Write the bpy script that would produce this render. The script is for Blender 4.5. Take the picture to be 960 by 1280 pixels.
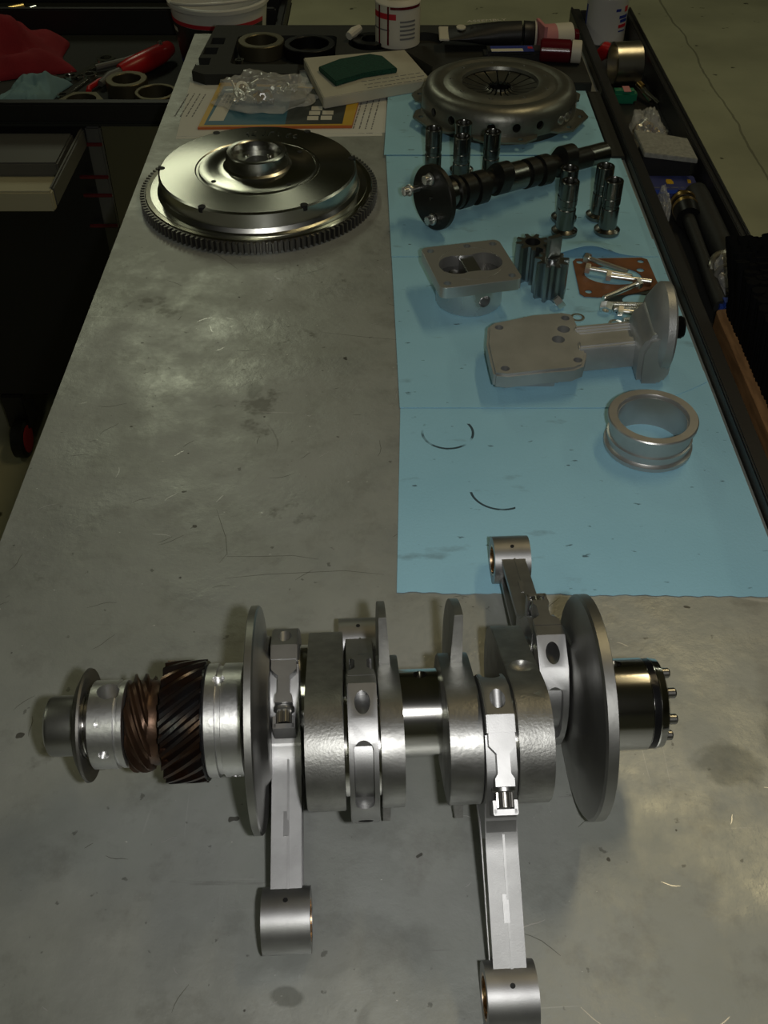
import bpy, bmesh, math, random
from mathutils import Vector, Matrix, noise
from mathutils.geometry import tessellate_polygon
R = math.radians
PI = math.pi
random.seed(7)
T = 0.90                      # height of the bench top above the floor
S = bpy.context.scene
for o in list(bpy.data.objects):
    bpy.data.objects.remove(o)
COL = S.collection

# ------------------------------------------------------------------ camera
cd = bpy.data.cameras.new('camera')
cd.sensor_fit = 'VERTICAL'; cd.sensor_height = 24.0; cd.lens = 24.0 * 1294 / 1280
cd.clip_start = 0.01
cam = bpy.data.objects.new('camera', cd); COL.objects.link(cam)
cam.location = (0, 0, T + 0.57); cam.rotation_euler = (R(90 - 43.2), 0, 0)
S.camera = cam
# ------------------------------------------------------------------ world, lamps, exposure
S.view_settings.view_transform = 'Standard'; S.view_settings.look = 'None'
S.view_settings.gamma = 1.0; S.view_settings.use_curve_mapping = False
S.view_settings.exposure = 0.0
w = bpy.data.worlds.new('dim_workshop'); S.world = w; w.use_nodes = True
w.node_tree.nodes['Background'].inputs[0].default_value = (0.80, 0.84, 0.58, 1)
w.node_tree.nodes['Background'].inputs[1].default_value = 0.035

def lamp(name, kind, loc, power, color, size=None, size_y=None, rot=(0, 0, 0)):
    l = bpy.data.lights.new(name, kind); l.energy = power; l.color = color
    if kind == 'AREA':
        l.shape = 'RECTANGLE'; l.size = size; l.size_y = size_y
    else:
        l.shadow_soft_size = size
    o = bpy.data.objects.new(name, l); COL.objects.link(o)
    o.location = loc; o.rotation_euler = rot
    return o
# the camera's own flash, to the right of the lens (camera held upright)
fl_ = lamp('camera_flash', 'SPOT', (0.055, -0.005, T + 0.575), 8.3, (1.0, 0.985, 0.98), 0.012, rot=(R(90 - 43.2), 0, 0))
fl_.data.spot_size = R(112); fl_.data.spot_blend = 1.0
# two fluorescent battens under the workshop ceiling, then four added fill lamps
lamp('batten_and_fill_lamp', 'AREA', (0.85, 1.55, T + 2.1), 6.0, (1.0, 0.80, 0.44), 0.12, 1.0)
lamp('batten_and_fill_lamp', 'AREA', (-0.95, 4.1, T + 2.1), 9.0, (0.96, 1.0, 0.72), 0.30, 1.3)
for x_, y_ in ((2.7, 1.5), (-2.9, 1.5), (2.7, 4.6), (-0.2, -1.6)):
    lamp('batten_and_fill_lamp', 'AREA', (x_, y_, T + 2.1), 4.5, (0.96, 1.0, 0.74), 0.25, 1.3)  # unseen fill lamps, added to raise the ambient light

# ------------------------------------------------------------------ mesh helpers
class MB:
    def __init__(s): s.v = []; s.f = []
    def add(s, vs, fs, M=None):
        n = len(s.v)
        if M is not None: vs = [M @ Vector(p) for p in vs]
        s.v += [tuple(p) for p in vs]; s.f += [tuple(i + n for i in f) for f in fs]
        return s
    def box(s, x0, x1, y0, y1, z0, z1, M=None):
        return s.add([(x, y, z) for z in (z0, z1) for y in (y0, y1) for x in (x0, x1)],
              [(0, 2, 3, 1), (4, 5, 7, 6), (0, 1, 5, 4), (2, 6, 7, 3), (0, 4, 6, 2), (1, 3, 7, 5)], M)
    def lathe(s, prof, seg=48, axis='z', M=None, closed=False, c=(0, 0, 0)):
        vs = []; rows = []
        def P(a, r, t):
            x, y = r * math.cos(t), r * math.sin(t)
            q = {'z': (x, y, a), 'x': (a, x, y), 'y': (y, a, x)}[axis]
            return (q[0] + c[0], q[1] + c[1], q[2] + c[2])
        for a, r in prof:
            if r <= 1e-7: rows.append([len(vs)]); vs.append(P(a, 0, 0))
            else:
                rows.append(list(range(len(vs), len(vs) + seg)))
                vs += [P(a, r, 2 * PI * k / seg) for k in range(seg)]
        fs = []
        pairs = list(zip(rows, rows[1:])) + ([(rows[-1], rows[0])] if closed else [])
        for A, B in pairs:
            for k in range(seg):
                k2 = (k + 1) % seg
                if len(A) == 1 and len(B) == 1: break
                if len(A) == 1: fs.append((A[0], B[k], B[k2]))
                elif len(B) == 1: fs.append((A[k], A[k2], B[0]))
                else: fs.append((A[k], A[k2], B[k2], B[k]))
        if not closed:
            for r_ in (rows[0], rows[-1]):
                if len(r_) > 1: fs.append(tuple(r_))
        return s.add(vs, fs, M)
    def prism(s, outer, z0, z1, holes=(), M=None, scale1=None):
        loops = [outer] + list(holes)
        flat = [p for l in loops for p in l]; n = len(flat)
        tris = tessellate_polygon([[Vector((p[0], p[1], 0)) for p in l] for l in loops])
        vs = [(p[0], p[1], z0) for p in flat]
        if scale1: vs += [(p[0] * scale1, p[1] * scale1, z1) for p in flat]
        else: vs += [(p[0], p[1], z1) for p in flat]
        fs = [tuple(t) for t in tris] + [tuple(i + n for i in t) for t in tris]
        k0 = 0
        for l in loops:
            m = len(l)
            for i in range(m):
                a, b = k0 + i, k0 + (i + 1) % m
                fs.append((a, b, b + n, a + n))
            k0 += m
        return s.add(vs, fs, M)
    def twist(s, outline, z0, z1, ang, layers, M=None, rs=None):
        n = len(outline); vs = []; fs = []
        for j in range(layers + 1):
            t = j / layers; a = ang * t; k = rs[j] if rs else 1
            ca, sa = math.cos(a) * k, math.sin(a) * k
            vs += [(x * ca - y * sa, x * sa + y * ca, z0 + (z1 - z0) * t) for x, y in outline]
        for j in range(layers):
            for i in range(n):
                a, b = j * n + i, j * n + (i + 1) % n
                fs.append((a, b, b + n, a + n))
        fs += [tuple(range(n)), tuple(range(layers * n, layers * n + n))]
        return s.add(vs, fs, M)
    def tube(s, pts, r, seg=12, M=None, cap=True):
        pts = [Vector(p) for p in pts]; rr = r if isinstance(r, (list, tuple)) else [r] * len(pts)
        vs = []; fs = []; up = None
        for i, p in enumerate(pts):
            d = (pts[min(i + 1, len(pts) - 1)] - pts[max(i - 1, 0)]).normalized()
            if up is None: up = d.orthogonal().normalized()
            up = (up - d * up.dot(d)); up = up.normalized() if up.length > 1e-6 else d.orthogonal().normalized()
            b = d.cross(up)
            vs += [p + (up * math.cos(2 * PI * k / seg) + b * math.sin(2 * PI * k / seg)) * rr[i] for k in range(seg)]
        for i in range(len(pts) - 1):
            for k in range(seg):
                k2 = (k + 1) % seg
                fs.append((i * seg + k, i * seg + k2, (i + 1) * seg + k2, (i + 1) * seg + k))
        if cap: fs += [tuple(range(seg)), tuple(range((len(pts) - 1) * seg, len(pts) * seg))]
        return s.add(vs, fs, M)
    def mesh(s, name, smooth=35, bevel=0):
        me = bpy.data.meshes.new(name); me.from_pydata(s.v, [], s.f)
        bm = bmesh.new(); bm.from_mesh(me)
        bmesh.ops.recalc_face_normals(bm, faces=bm.faces)
        if bevel:
            es = [e for e in bm.edges if len(e.link_faces) == 2 and e.calc_face_angle(0) > R(40)]
            bmesh.ops.bevel(bm, geom=es, offset=bevel, segments=2, affect='EDGES', clamp_overlap=True)
        bm.to_mesh(me); bm.free()
        if smooth:
            me.shade_smooth(); me.set_sharp_from_angle(angle=R(smooth))
        return me
    def build(s, name, mat, parent=None, smooth=35, bevel=0, loc=None):
        o = bpy.data.objects.new(name, s.mesh(name, smooth, bevel)); COL.objects.link(o)
        o.data.materials.append(mat)
        if parent is not None: o.parent = parent
        if loc: o.location = loc
        return o

def cut(o, cutter, smooth=35):
    """carve real holes out of a mesh, then drop the cutter"""
    me = cutter.mesh('cutter', 0); c = bpy.data.objects.new('cutter', me); COL.objects.link(c)
    pw = o.parent; loc = o.location.copy(); rot = o.rotation_euler.copy()
    o.parent = None; o.location = (0, 0, 0); o.rotation_euler = (0, 0, 0)
    m = o.modifiers.new('b', 'BOOLEAN'); m.operation = 'DIFFERENCE'; m.object = c; m.solver = 'EXACT'; m.use_self = True
    dg = bpy.context.evaluated_depsgraph_get(); dg.update()
    new = bpy.data.meshes.new_from_object(o.evaluated_get(dg))
    old = o.data; mats = list(old.materials); nm = old.name
    o.modifiers.clear(); o.data = new
    new.materials.clear()
    for mt in mats: new.materials.append(mt)
    bpy.data.objects.remove(c); bpy.data.meshes.remove(old); bpy.data.meshes.remove(me)
    new.name = nm
    if smooth:
        new.shade_smooth(); new.set_sharp_from_angle(angle=R(smooth))
    o.parent = pw; o.location = loc; o.rotation_euler = rot
    return o

def tag(o, label=None, cat=None, group=None, kind=None):
    if label: o['label'] = label
    if cat: o['category'] = cat
    if group: o['group'] = group
    if kind: o['kind'] = kind
    return o
def thing(name, label, cat, loc, rz=0, group=None):
    o = bpy.data.objects.new(name, None); COL.objects.link(o); o.empty_display_size = 0.02
    o.location = (loc[0], loc[1], loc[2] + T); o.rotation_euler = (0, 0, R(rz))
    return tag(o, label, cat, group)
def dup(root, loc, rz=0, label=None):
    r = root.copy(); COL.objects.link(r); r.location = (loc[0], loc[1], loc[2] + T); r.rotation_euler = (0, 0, R(rz))
    if label: r['label'] = label
    for ch in list(root.children):
        c = ch.copy(); COL.objects.link(c); c.parent = r
        for g in list(ch.children):
            d = g.copy(); COL.objects.link(d); d.parent = c
    return r
def circ(r, n=32, c=(0, 0), a0=0, a1=2 * PI):
    full = abs(a1 - a0 - 2 * PI) < 1e-6
    k = n if full else n + 1
    return [(c[0] + r * math.cos(a0 + (a1 - a0) * i / n), c[1] + r * math.sin(a0 + (a1 - a0) * i / n)) for i in range(k)]
def rrect(x0, x1, y0, y1, r, n=5):
    out = []
    for cx_, cy_, a in ((x1 - r, y1 - r, 0), (x0 + r, y1 - r, PI / 2), (x0 + r, y0 + r, PI), (x1 - r, y0 + r, 1.5 * PI)):
        out += [(cx_ + r * math.cos(a + PI / 2 * i / n), cy_ + r * math.sin(a + PI / 2 * i / n)) for i in range(n + 1)]
    return out
def gear(n, r0, r1, duty=(.30, .42, .72, .84)):
    out = []
    for i in range(n):
        for t, r in zip((0,) + duty, (r0, r0, r1, r1, r0)):
            if t == 0: continue
            a = 2 * PI * (i + t) / n; out.append((r * math.cos(a), r * math.sin(a)))
    return out
def frame(origin, zdir, xhint=(1, 0, 0)):
    """matrix whose local z runs along zdir"""
    z = Vector(zdir).normalized(); x = Vector(xhint); x = (x - z * x.dot(z))
    x = x.normalized() if x.length > 1e-5 else z.orthogonal().normalized()
    y = z.cross(x)
    return Matrix.Translation(origin) @ Matrix((x, y, z)).transposed().to_4x4()

# ------------------------------------------------------------------ materials
def mat(name, base, metal=0.0, rough=0.5, bump=0.0, bscale=200, var=0.0, vscale=30, col2=None, aniso=0, tang=None,
        trans=0, ior=1.45, alpha=1, rvar=0, detail=3, stretch=None, spec=None):
    m = bpy.data.materials.new(name); m.use_nodes = True
    nt = m.node_tree; N = nt.nodes; L = nt.links; b = N['Principled BSDF']
    b.inputs['Base Color'].default_value = (*base, 1); b.inputs['Metallic'].default_value = metal
    b.inputs['Roughness'].default_value = rough; b.inputs['IOR'].default_value = ior
    b.inputs['Alpha'].default_value = alpha; b.inputs['Transmission Weight'].default_value = trans
    if spec is not None: b.inputs['Specular IOR Level'].default_value = spec
    tc = N.new('ShaderNodeTexCoord'); vec = tc.outputs['Object']
    if stretch:
        mp = N.new('ShaderNodeMapping'); mp.inputs['Scale'].default_value = stretch; L.new(vec, mp.inputs[0]); vec = mp.outputs[0]
    if var or rvar:
        nz = N.new('ShaderNodeTexNoise'); nz.inputs['Scale'].default_value = vscale; nz.inputs['Detail'].default_value = detail
        L.new(vec, nz.inputs['Vector'])
        if var:
            mx = N.new('ShaderNodeMix'); mx.data_type = 'RGBA'
            c2 = col2 if col2 else tuple(max(0, c * (1 - var)) for c in base)
            mx.inputs[6].default_value = (*base, 1); mx.inputs[7].default_value = (*c2, 1)
            rp = N.new('ShaderNodeMapRange'); rp.inputs[1].default_value = .35; rp.inputs[2].default_value = .65
            L.new(nz.outputs[0], rp.inputs[0]); L.new(rp.outputs[0], mx.inputs[0]); L.new(mx.outputs[2], b.inputs['Base Color'])
        if rvar:
            r2 = N.new('ShaderNodeMapRange'); r2.inputs[1].default_value = .3; r2.inputs[2].default_value = .7
            r2.inputs[3].default_value = max(.02, rough - rvar); r2.inputs[4].default_value = min(1, rough + rvar)
            L.new(nz.outputs[0], r2.inputs[0]); L.new(r2.outputs[0], b.inputs['Roughness'])
    if bump:
        nb = N.new('ShaderNodeTexNoise'); nb.inputs['Scale'].default_value = bscale; nb.inputs['Detail'].default_value = 4
        L.new(vec, nb.inputs['Vector'])
        bp = N.new('ShaderNodeBump'); bp.inputs['Strength'].default_value = bump; bp.inputs['Distance'].default_value = 0.001
        L.new(nb.outputs[0], bp.inputs['Height']); L.new(bp.outputs[0], b.inputs['Normal'])
    if aniso:
        b.inputs['Anisotropic'].default_value = aniso
        tg = N.new('ShaderNodeTangent'); tg.direction_type = 'RADIAL'; tg.axis = tang or 'Z'
        L.new(tg.outputs[0], b.inputs['Tangent'])
    return m
def nodes(m):
    return m.node_tree.nodes, m.node_tree.links, m.node_tree.nodes['Principled BSDF']

M = {}
M['forged'] = mat('forged_steel', (.34, .34, .325), 1, .42, .10, 500, .22, 60, rvar=.08)
M['cast'] = mat('shot_peened_steel', (.34, .34, .32), 1, .47, .16, 700, .25, 90)
M['rod'] = mat('rod_steel', (.37, .37, .365), 1, .47, .05, 1400, .15, 60)
M['machined'] = mat('ground_journal', (.62, .61, .58), 1, .13, 0, aniso=.3, tang='X')
M['steel'] = mat('turned_steel', (.48, .48, .46), 1, .36, .05, 300)
M['disc'] = mat('counterweight_steel', (.38, .38, .36), 1, .42, .06, 300, .15, 40)
M['alu'] = mat('bearing_alloy', (.74, .74, .73), 1, .38, .12, 350, .10, 50)
M['slinger'] = mat('oil_slinger_steel', (.16, .155, .14), .9, .5, .15, 200)
M['bronze'] = mat('brown_bronze', (.105, .060, .036), .7, .38, .2, 200, .45, 60)
M['gear_dark'] = mat('oily_gear_steel', (.075, .075, .078), .9, .22, .1, 200, .5, 45, col2=(.085, .040, .018))
M['black_oil'] = mat('black_oily_steel', (.012, .012, .013), .5, .25, .3, 200)
M['hole_shade'] = mat('hole_shade_black', (.02, .02, .02), .5, .6)  # near-black colour stands in for the shade inside holes
M['bolt'] = mat('bolt_steel', (.40, .39, .36), 1, .3)
M['bush'] = mat('bronze_bush', (.70, .50, .30), 1, .25)

# ------------------------------------------------------------------ bench top material
def table_mat():
    m = bpy.data.materials.new('galvanised_bench_sheet'); m.use_nodes = True; N, L, b = nodes(m)
    tc = N.new('ShaderNodeTexCoord'); P = tc.outputs['Object']
    def noi(sc, det, stretch=None, ro=.5):
        n = N.new('ShaderNodeTexNoise'); n.inputs['Scale'].default_value = sc; n.inputs['Detail'].default_value = det; n.inputs['Roughness'].default_value = ro
        if stretch:
            mp = N.new('ShaderNodeMapping'); mp.inputs['Scale'].default_value = stretch; L.new(P, mp.inputs[0]); L.new(mp.outputs[0], n.inputs['Vector'])
        else: L.new(P, n.inputs['Vector'])
        return n.outputs[0]
    def mr(x, a, b_, c, d):
        r = N.new('ShaderNodeMapRange'); r.inputs[1].default_value = a; r.inputs[2].default_value = b_; r.inputs[3].default_value = c; r.inputs[4].default_value = d
        L.new(x, r.inputs[0]); return r.outputs[0]
    def mix(f, A, B):
        x = N.new('ShaderNodeMix'); x.data_type = 'RGBA'
        L.new(f, x.inputs[0])
        for k, c in ((6, A), (7, B)):
            if isinstance(c, tuple): x.inputs[k].default_value = (*c, 1)
            else: L.new(c, x.inputs[k])
        return x.outputs[2]
    c = mix(mr(noi(5, 6, ro=.6), .35, .65, 0, 1), (.335, .35, .315), (.405, .42, .395))
    c = mix(mr(noi(28, 8, ro=.7), .52, .72, 0, .55), c, (.22, .22, .195))
    # long scratches across the sheet, both directions
    c = mix(mr(noi(6, 7, (1, 14, 1), .7), .66, .72, 0, .35), c, (.17, .17, .15))
    c = mix(mr(noi(6, 8, (18, 1.6, 1), .7), .70, .76, 0, .4), c, (.52, .52, .50))
    c = mix(mr(noi(70, 2), .735, .75, 0, .85), c, (.06, .055, .045))
    c = mix(mr(noi(13, 5, ro=.65), .66, .71, 0, .55), c, (.11, .105, .085))
    def thin(sc, st, wd, amt, col, msc, lo):     # hairline scratches: contour lines of a noise, broken up
        n = noi(sc, 2, st, .45)
        a = N.new('ShaderNodeMath'); a.operation = 'SUBTRACT'; L.new(n, a.inputs[0]); a.inputs[1].default_value = .5
        a2 = N.new('ShaderNodeMath'); a2.operation = 'ABSOLUTE'; L.new(a.outputs[0], a2.inputs[0])
        f = mr(a2.outputs[0], wd * .4, wd, amt, 0)
        k = N.new('ShaderNodeMath'); k.operation = 'MULTIPLY'; L.new(f, k.inputs[0]); L.new(mr(noi(msc, 3), lo, lo + .06, 0, 1), k.inputs[1])
        return k.outputs[0], col
    for args in ((2.1, (1, 2.2, 1), .0016, .6, (.12, .12, .10), 4.3, .58), (3.2, (1.6, .8, 1), .0017, .55, (.13, .13, .11), 6.1, .60), (2.2, (.5, 7, 1), .0035, .38, (.70, .70, .68), 9.0, .62), (2.5, (8, .5, 1), .0030, .30, (.66, .66, .64), 10.0, .64)):
        f, col = thin(*args); c = mix(f, c, col)
    c = mix(mr(noi(190, 2, (1, 2, 1)), .76, .78, 0, .8), c, (.85, .85, .8))
    c = mix(mr(noi(110, 3), .70, .74, 0, .6), c, (.10, .10, .085))
    # old oil stains at their own spots (bench coordinates)
    for sx_, sy_, rx_, ry_, amt in ((.222, -.428, .022, .018, .45), (.262, -.410, .018, .026, .4), (-.052, -.573, .008, .005, .5), (-.120, -.03, .008, .016, .35), (-.02, -.545, .05, .02, .2)):
        mp = N.new('ShaderNodeMapping'); mp.vector_type = 'TEXTURE'; mp.inputs['Location'].default_value = (sx_, sy_, 0); mp.inputs['Scale'].default_value = (rx_, ry_, 10); L.new(P, mp.inputs[0])
        ln = N.new('ShaderNodeVectorMath'); ln.operation = 'LENGTH'; L.new(mp.outputs[0], ln.inputs[0])
        ad = N.new('ShaderNodeMath'); ad.operation = 'MULTIPLY_ADD'; L.new(noi(55, 5), ad.inputs[0]); ad.inputs[1].default_value = 1.6; L.new(ln.outputs['Value'], ad.inputs[2])
        c = mix(mr(ad.outputs[0], 1.5, 1.85, amt, 0), c, (.10, .105, .085))
    L.new(c, b.inputs['Base Color'])
    b.inputs['Metallic'].default_value = .4
    rg = mr(noi(16, 6, ro=.65), .40, .68, .50, .30)
    L.new(rg, b.inputs['Roughness'])
    h = N.new('ShaderNodeMath'); h.operation = 'ADD'
    L.new(noi(30, 6), h.inputs[0]); L.new(noi(12, 7, ro=.7), h.inputs[1])
    h2 = N.new('ShaderNodeMath'); h2.operation = 'MULTIPLY_ADD'; L.new(noi(110, 5, ro=.7), h2.inputs[0]); h2.inputs[1].default_value = .30; L.new(h.outputs[0], h2.inputs[2]); h = h2
    bp = N.new('ShaderNodeBump'); bp.inputs['Strength'].default_value = .25; bp.inputs['Distance'].default_value = .003
    L.new(h.outputs[0], bp.inputs['Height']); L.new(bp.outputs[0], b.inputs['Normal'])
    return m
M['table'] = table_mat()
M['bench_leg'] = mat('black_bench_frame', (.03, .03, .03), .3, .5)

def floor_mat():
    m = mat('stained_concrete', (.52, .50, .33), 0, .55, .3, 14, .28, 2.2, detail=7)
    N, L, b = nodes(m)
    src = b.inputs['Base Color'].links[0].from_socket
    tc = N.new('ShaderNodeTexCoord'); nz = N.new('ShaderNodeTexNoise'); nz.inputs['Scale'].default_value = 13; nz.inputs['Detail'].default_value = 3
    L.new(tc.outputs['Object'], nz.inputs['Vector'])
    r = N.new('ShaderNodeMapRange'); r.inputs[1].default_value = .68; r.inputs[2].default_value = .72; L.new(nz.outputs[0], r.inputs[0])
    x = N.new('ShaderNodeMix'); x.data_type = 'RGBA'; L.new(r.outputs[0], x.inputs[0]); L.new(src, x.inputs[6]); x.inputs[7].default_value = (.07, .065, .04, 1)
    # a crack running away across the slab
    sp = N.new('ShaderNodeSeparateXYZ'); L.new(tc.outputs['Object'], sp.inputs[0])
    n2 = N.new('ShaderNodeTexNoise'); n2.inputs['Scale'].default_value = 3; n2.inputs['Detail'].default_value = 6; L.new(tc.outputs['Object'], n2.inputs['Vector'])
    def math_(op, a, b_, c_=None):
        q = N.new('ShaderNodeMath'); q.operation = op
        for i, t in enumerate((a, b_, c_)):
            if t is None: continue
            if isinstance(t, (int, float)): q.inputs[i].default_value = t
            else: L.new(t, q.inputs[i])
        return q.outputs[0]
    d = math_('SUBTRACT', sp.outputs[0], math_('MULTIPLY_ADD', n2.outputs[0], .07, 1.18))
    f = math_('LESS_THAN', math_('ABSOLUTE', d, 0), .004)
    f = math_('MULTIPLY', f, .5)
    x2 = N.new('ShaderNodeMix'); x2.data_type = 'RGBA'; L.new(f, x2.inputs[0]); L.new(x.outputs[2], x2.inputs[6]); x2.inputs[7].default_value = (.06, .055, .035, 1)
    L.new(x2.outputs[2], b.inputs['Base Color'])
    return m
M['floor'] = floor_mat()

# ------------------------------------------------------------------ floor and bench
fl = MB().box(-5.1, 5.1, -3.1, 8.1, -.1, 0).build('floor', M['floor'], smooth=0); tag(fl, 'olive grey stained concrete workshop floor', kind='structure')
M['wall'] = mat('painted_block_wall', (.22, .22, .19), 0, .8, .2, 30)
for nm, b_ in (('wall_left', (-5.1, -5, -3, 8.1)), ('wall_right', (5, 5.1, -3, 8.1)), ('wall_back', (-5, 5, -3.1, -3)), ('wall_front', (-5, 5, 8, 8.1))):
    tag(MB().box(*b_, 0, 3.1).build(nm, M['wall'], smooth=0), 'painted block wall of the workshop', kind='structure')
tag(MB().box(-5.1, 5.1, -3.1, 8.1, 3.1, 3.2).build('ceiling', M['wall'], smooth=0), 'painted workshop ceiling', kind='structure')
bench = thing('workbench', 'long steel topped workbench under the engine parts', 'workbench', (0, .8, -T))
def bm_child(name, x0, x1, y0, y1, z0, z1, mt, bev=0.002, parent=None):   # world-style numbers, bench-top z = 0
    p = parent or bench
    return MB().box(x0 - p.location.x, x1 - p.location.x, y0 - p.location.y, y1 - p.location.y, z0 + T - p.location.z, z1 + T - p.location.z).build(name, mt, p, bevel=bev)
bm_child('bench_top', -.30, .3035, -.35, 1.714, -.0025, 0, M['table'], .0006)
rs_ = random.Random(11)
def scratches(name, n, lmin, lmax, wd, mt, fixed=()):      # fine marks worn into the sheet
    b = MB(); items = []
    for _ in range(n):
        x, y = rs_.uniform(-.29, .29), rs_.uniform(-.65, .35); a = rs_.gauss(.35, .5) if rs_.random() < .75 else rs_.uniform(0, PI); l = rs_.uniform(lmin, lmax)
        items.append([(x + l * (t - .5) * math.cos(a) + .06 * l * math.sin(5 * t + x * 90) * math.sin(a), y + l * (t - .5) * math.sin(a) + .06 * l * math.sin(5 * t + y * 70) * math.cos(a)) for t in (0, .25, .5, .75, 1)])
    for p in items + list(fixed):
        m = len(p); vs = []; fs = []
        for i, (x, y) in enumerate(p):
            q0, q1 = p[max(i - 1, 0)], p[min(i + 1, m - 1)]; d = math.hypot(q1[0] - q0[0], q1[1] - q0[1]) or 1; nx, ny = -(q1[1] - q0[1]) / d, (q1[0] - q0[0]) / d
            w_ = wd * (.25 + math.sin(PI * (i + .4) / (m - .2)))
            vs += [(x + nx * w_, y + ny * w_, T + .00003), (x - nx * w_, y - ny * w_, T + .00003)]
        for i in range(m - 1): fs.append((2 * i, 2 * i + 1, 2 * i + 3, 2 * i + 2))
        b.add(vs, fs)
    o = b.build(name, mt, bench, 0); o['kind'] = 'stuff'
M['scr_b'] = mat('bright_scratch', (.62, .62, .60), .6, .3); M['scr_d'] = mat('dark_scratch', (.15, .155, .13), .2, .6)
scratches('bright_scratches', 90, .004, .018, .00026, M['scr_b'])
scratches('dark_scratches', 100, .005, .028, .00022, M['scr_d'], [[(-.135, -.190), (-.130, -.205), (-.124, -.222), (-.121, -.240), (-.126, -.250)], [(-.121, -.243), (-.095, -.243), (-.070, -.242), (-.050, -.246)], [(.02, .052), (-.02, .058), (-.06, .066)], [(.00, -.262), (-.03, -.258), (-.09, -.262), (-.12, -.266)]])
bm_child('edge_lip', -.2995, -.297, -.35, 1.714, -.045, -.0027, M['table'], .0006)
bm_child('under_frame', -.28, .28, -.33, 1.69, -.06, -.003, M['bench_leg'])
for x in (-.26, .20):
    for y in (-.30, 1.60):
        bm_child('leg', x, x + .06, y, y + .06, -T, -.06, M['bench_leg'])
# ------------------------------------------------------------------ crankshaft with its four rods
def cx(px, rr=.04):          # along the shaft; rr is how far in front of the axis the measured edge lies
    x = 0
    for _ in range(4): x = (px - 480) * (.6107 + .034 * (x - .0234) - rr) / 1294
    return x - .0234
crank = thing('crankshaft', 'assembled crankshaft with gears, counterweight discs and four connecting rods on bare steel', 'crankshaft', (.0234, .3645, 0), 2.7)
AX = (0, 0, .066)
PH = R(-27); THROW = .037
def pin(sgn): return (sgn * THROW * math.cos(PH), .066 + sgn * THROW * math.sin(PH))    # (y, z)
PA = pin(1); PB = pin(-1)
def lx(prof, seg=64, c=AX):
    rr = max(r for p, r in prof)
    return MB().lathe([(cx(p, rr), r) for p, r in prof], seg, 'x', c=c)
lx([(48, 0), (48, .0135), (52, .0168), (56, .0175), (112, .0175), (112, 0)]).build('nose', M['steel'], crank)
lx([(81, .0175), (81, .026), (88, .0315), (91, .033), (94, .0325), (90, .026), (85, .0175)]).build('oil_slinger', M['slinger'], crank)
lx([(97, .015), (97, .0195), (100, .0195), (100, .0180), (102, .0180), (102, .0195), (106, .0195), (106, .015)]).build('spacer_ring', M['machined'], crank)
b4 = lx([(104, .015), (104, .0245), (105, .0255), (137, .0255), (138, .0240), (142, .0240), (142, .0252), (148, .0252), (149, .0245), (149, .015)]).build('main_bearing', M['alu'], crank)
c_ = MB()
def axhole(px, ang, r, depth, rad):            # a radial hole at an angle seen from the +x end (90 = up, 180 = front)
    a = R(ang); d = Vector((0, math.cos(a), math.sin(a))); o = Vector((cx(px, rad), 0, .066)) + d * (rad - depth)
    return MB().lathe([(0, 0), (0, r), (depth + .01, r), (depth + .01, 0)], 24, 'z', M=frame(o, d))
def merge(a, b): a.add(b.v, b.f); return a
merge(c_, axhole(128, 78, .0065, .016, .0255)); merge(c_, axhole(118, 126, .0016, .004, .0255)); merge(c_, axhole(124, 168, .0030, .003, .0255))
cut(b4, c_)
# bronze worm gear
go = gear(8, .0250, .0285, (.18, .42, .58, .85)); MX = frame((cx(150, .0285), 0, .066), (1, 0, 0), (0, 1, 0))
wg = MB().twist(go, 0, cx(181, .0285) - cx(150, .0285), R(100), 10, M=MX, rs=[.93, .98, 1, 1, 1, 1, 1, 1, 1, .98, .93]); merge(wg, lx([(180, .016), (180, .0252), (182, .0245), (193, .0245), (193, .016)]))
wg.build('distributor_drive_gear', M['bronze'], crank, 40)['label'] = 'brown bronze worm gear'
go = gear(24, .0312, .0354, (.22, .40, .68, .88)); MX = frame((cx(194, .035), 0, .066), (1, 0, 0), (0, 1, 0))
MB().twist(go, 0, cx(247, .035) - cx(194, .035), R(-31), 12, M=MX).build('timing_gear', M['gear_dark'], crank, 40)['label'] = 'dark oily helical timing gear'
lx([(246, .02), (246, .0345), (248.5, .0345), (248.5, .02)]).build('gear_retaining_ring', M['black_oil'], crank)
b3 = lx([(249, .02), (249, .0320), (251, .0328), (264, .0328), (265, .0312), (271, .0312), (272, .0328), (297, .0328), (299, .0320), (299, .02)]).build('main_bearing', M['alu'], crank)
c_ = MB(); merge(c_, axhole(285, 205, .0028, .003, .0328)); merge(c_, axhole(268, 82, .0036, .004, .0328)); cut(b3, c_)
# counterweight discs
lx([(297, 0), (297, .060), (298, .0652), (299, .066), (308, .066), (310, .0650), (312, .058), (314, .040), (322, .034), (322, 0)], 96).build('counterweight_disc', M['disc'], crank, 30)
lx([(744, 0), (744, .034), (749, .038), (751, .058), (753, .0645), (756, .066), (769, .066), (770, .0652), (771, .060), (771, 0)], 96).build('counterweight_disc', M['disc'], crank, 30)
def stadium(a, b, r, n=20):
    d = math.atan2(b[1] - a[1], b[0] - a[0])
    return circ(r, n, b, d - PI / 2, d + PI / 2) + circ(r, n, a, d + PI / 2, d + 1.5 * PI)
MYZ = lambda x: Matrix(((0, 0, 1, x), (1, 0, 0, 0), (0, 1, 0, 0), (0, 0, 0, 1)))     # (y, z, along x)
AC = (0, .066)
def slab(out, p0, p1, rr=.06, **k): return MB().prism(out, cx(p0, rr), cx(p1, rr), M=MYZ(0), **k)
slab(stadium(AC, PA, .0335), 326, 334, .005).build('crank_web', M['forged'], crank, 40, .002)
slab(stadium(AC, PA, .0335), 719, 726, .005).build('crank_web', M['forged'], crank, 40, .002)
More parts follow.
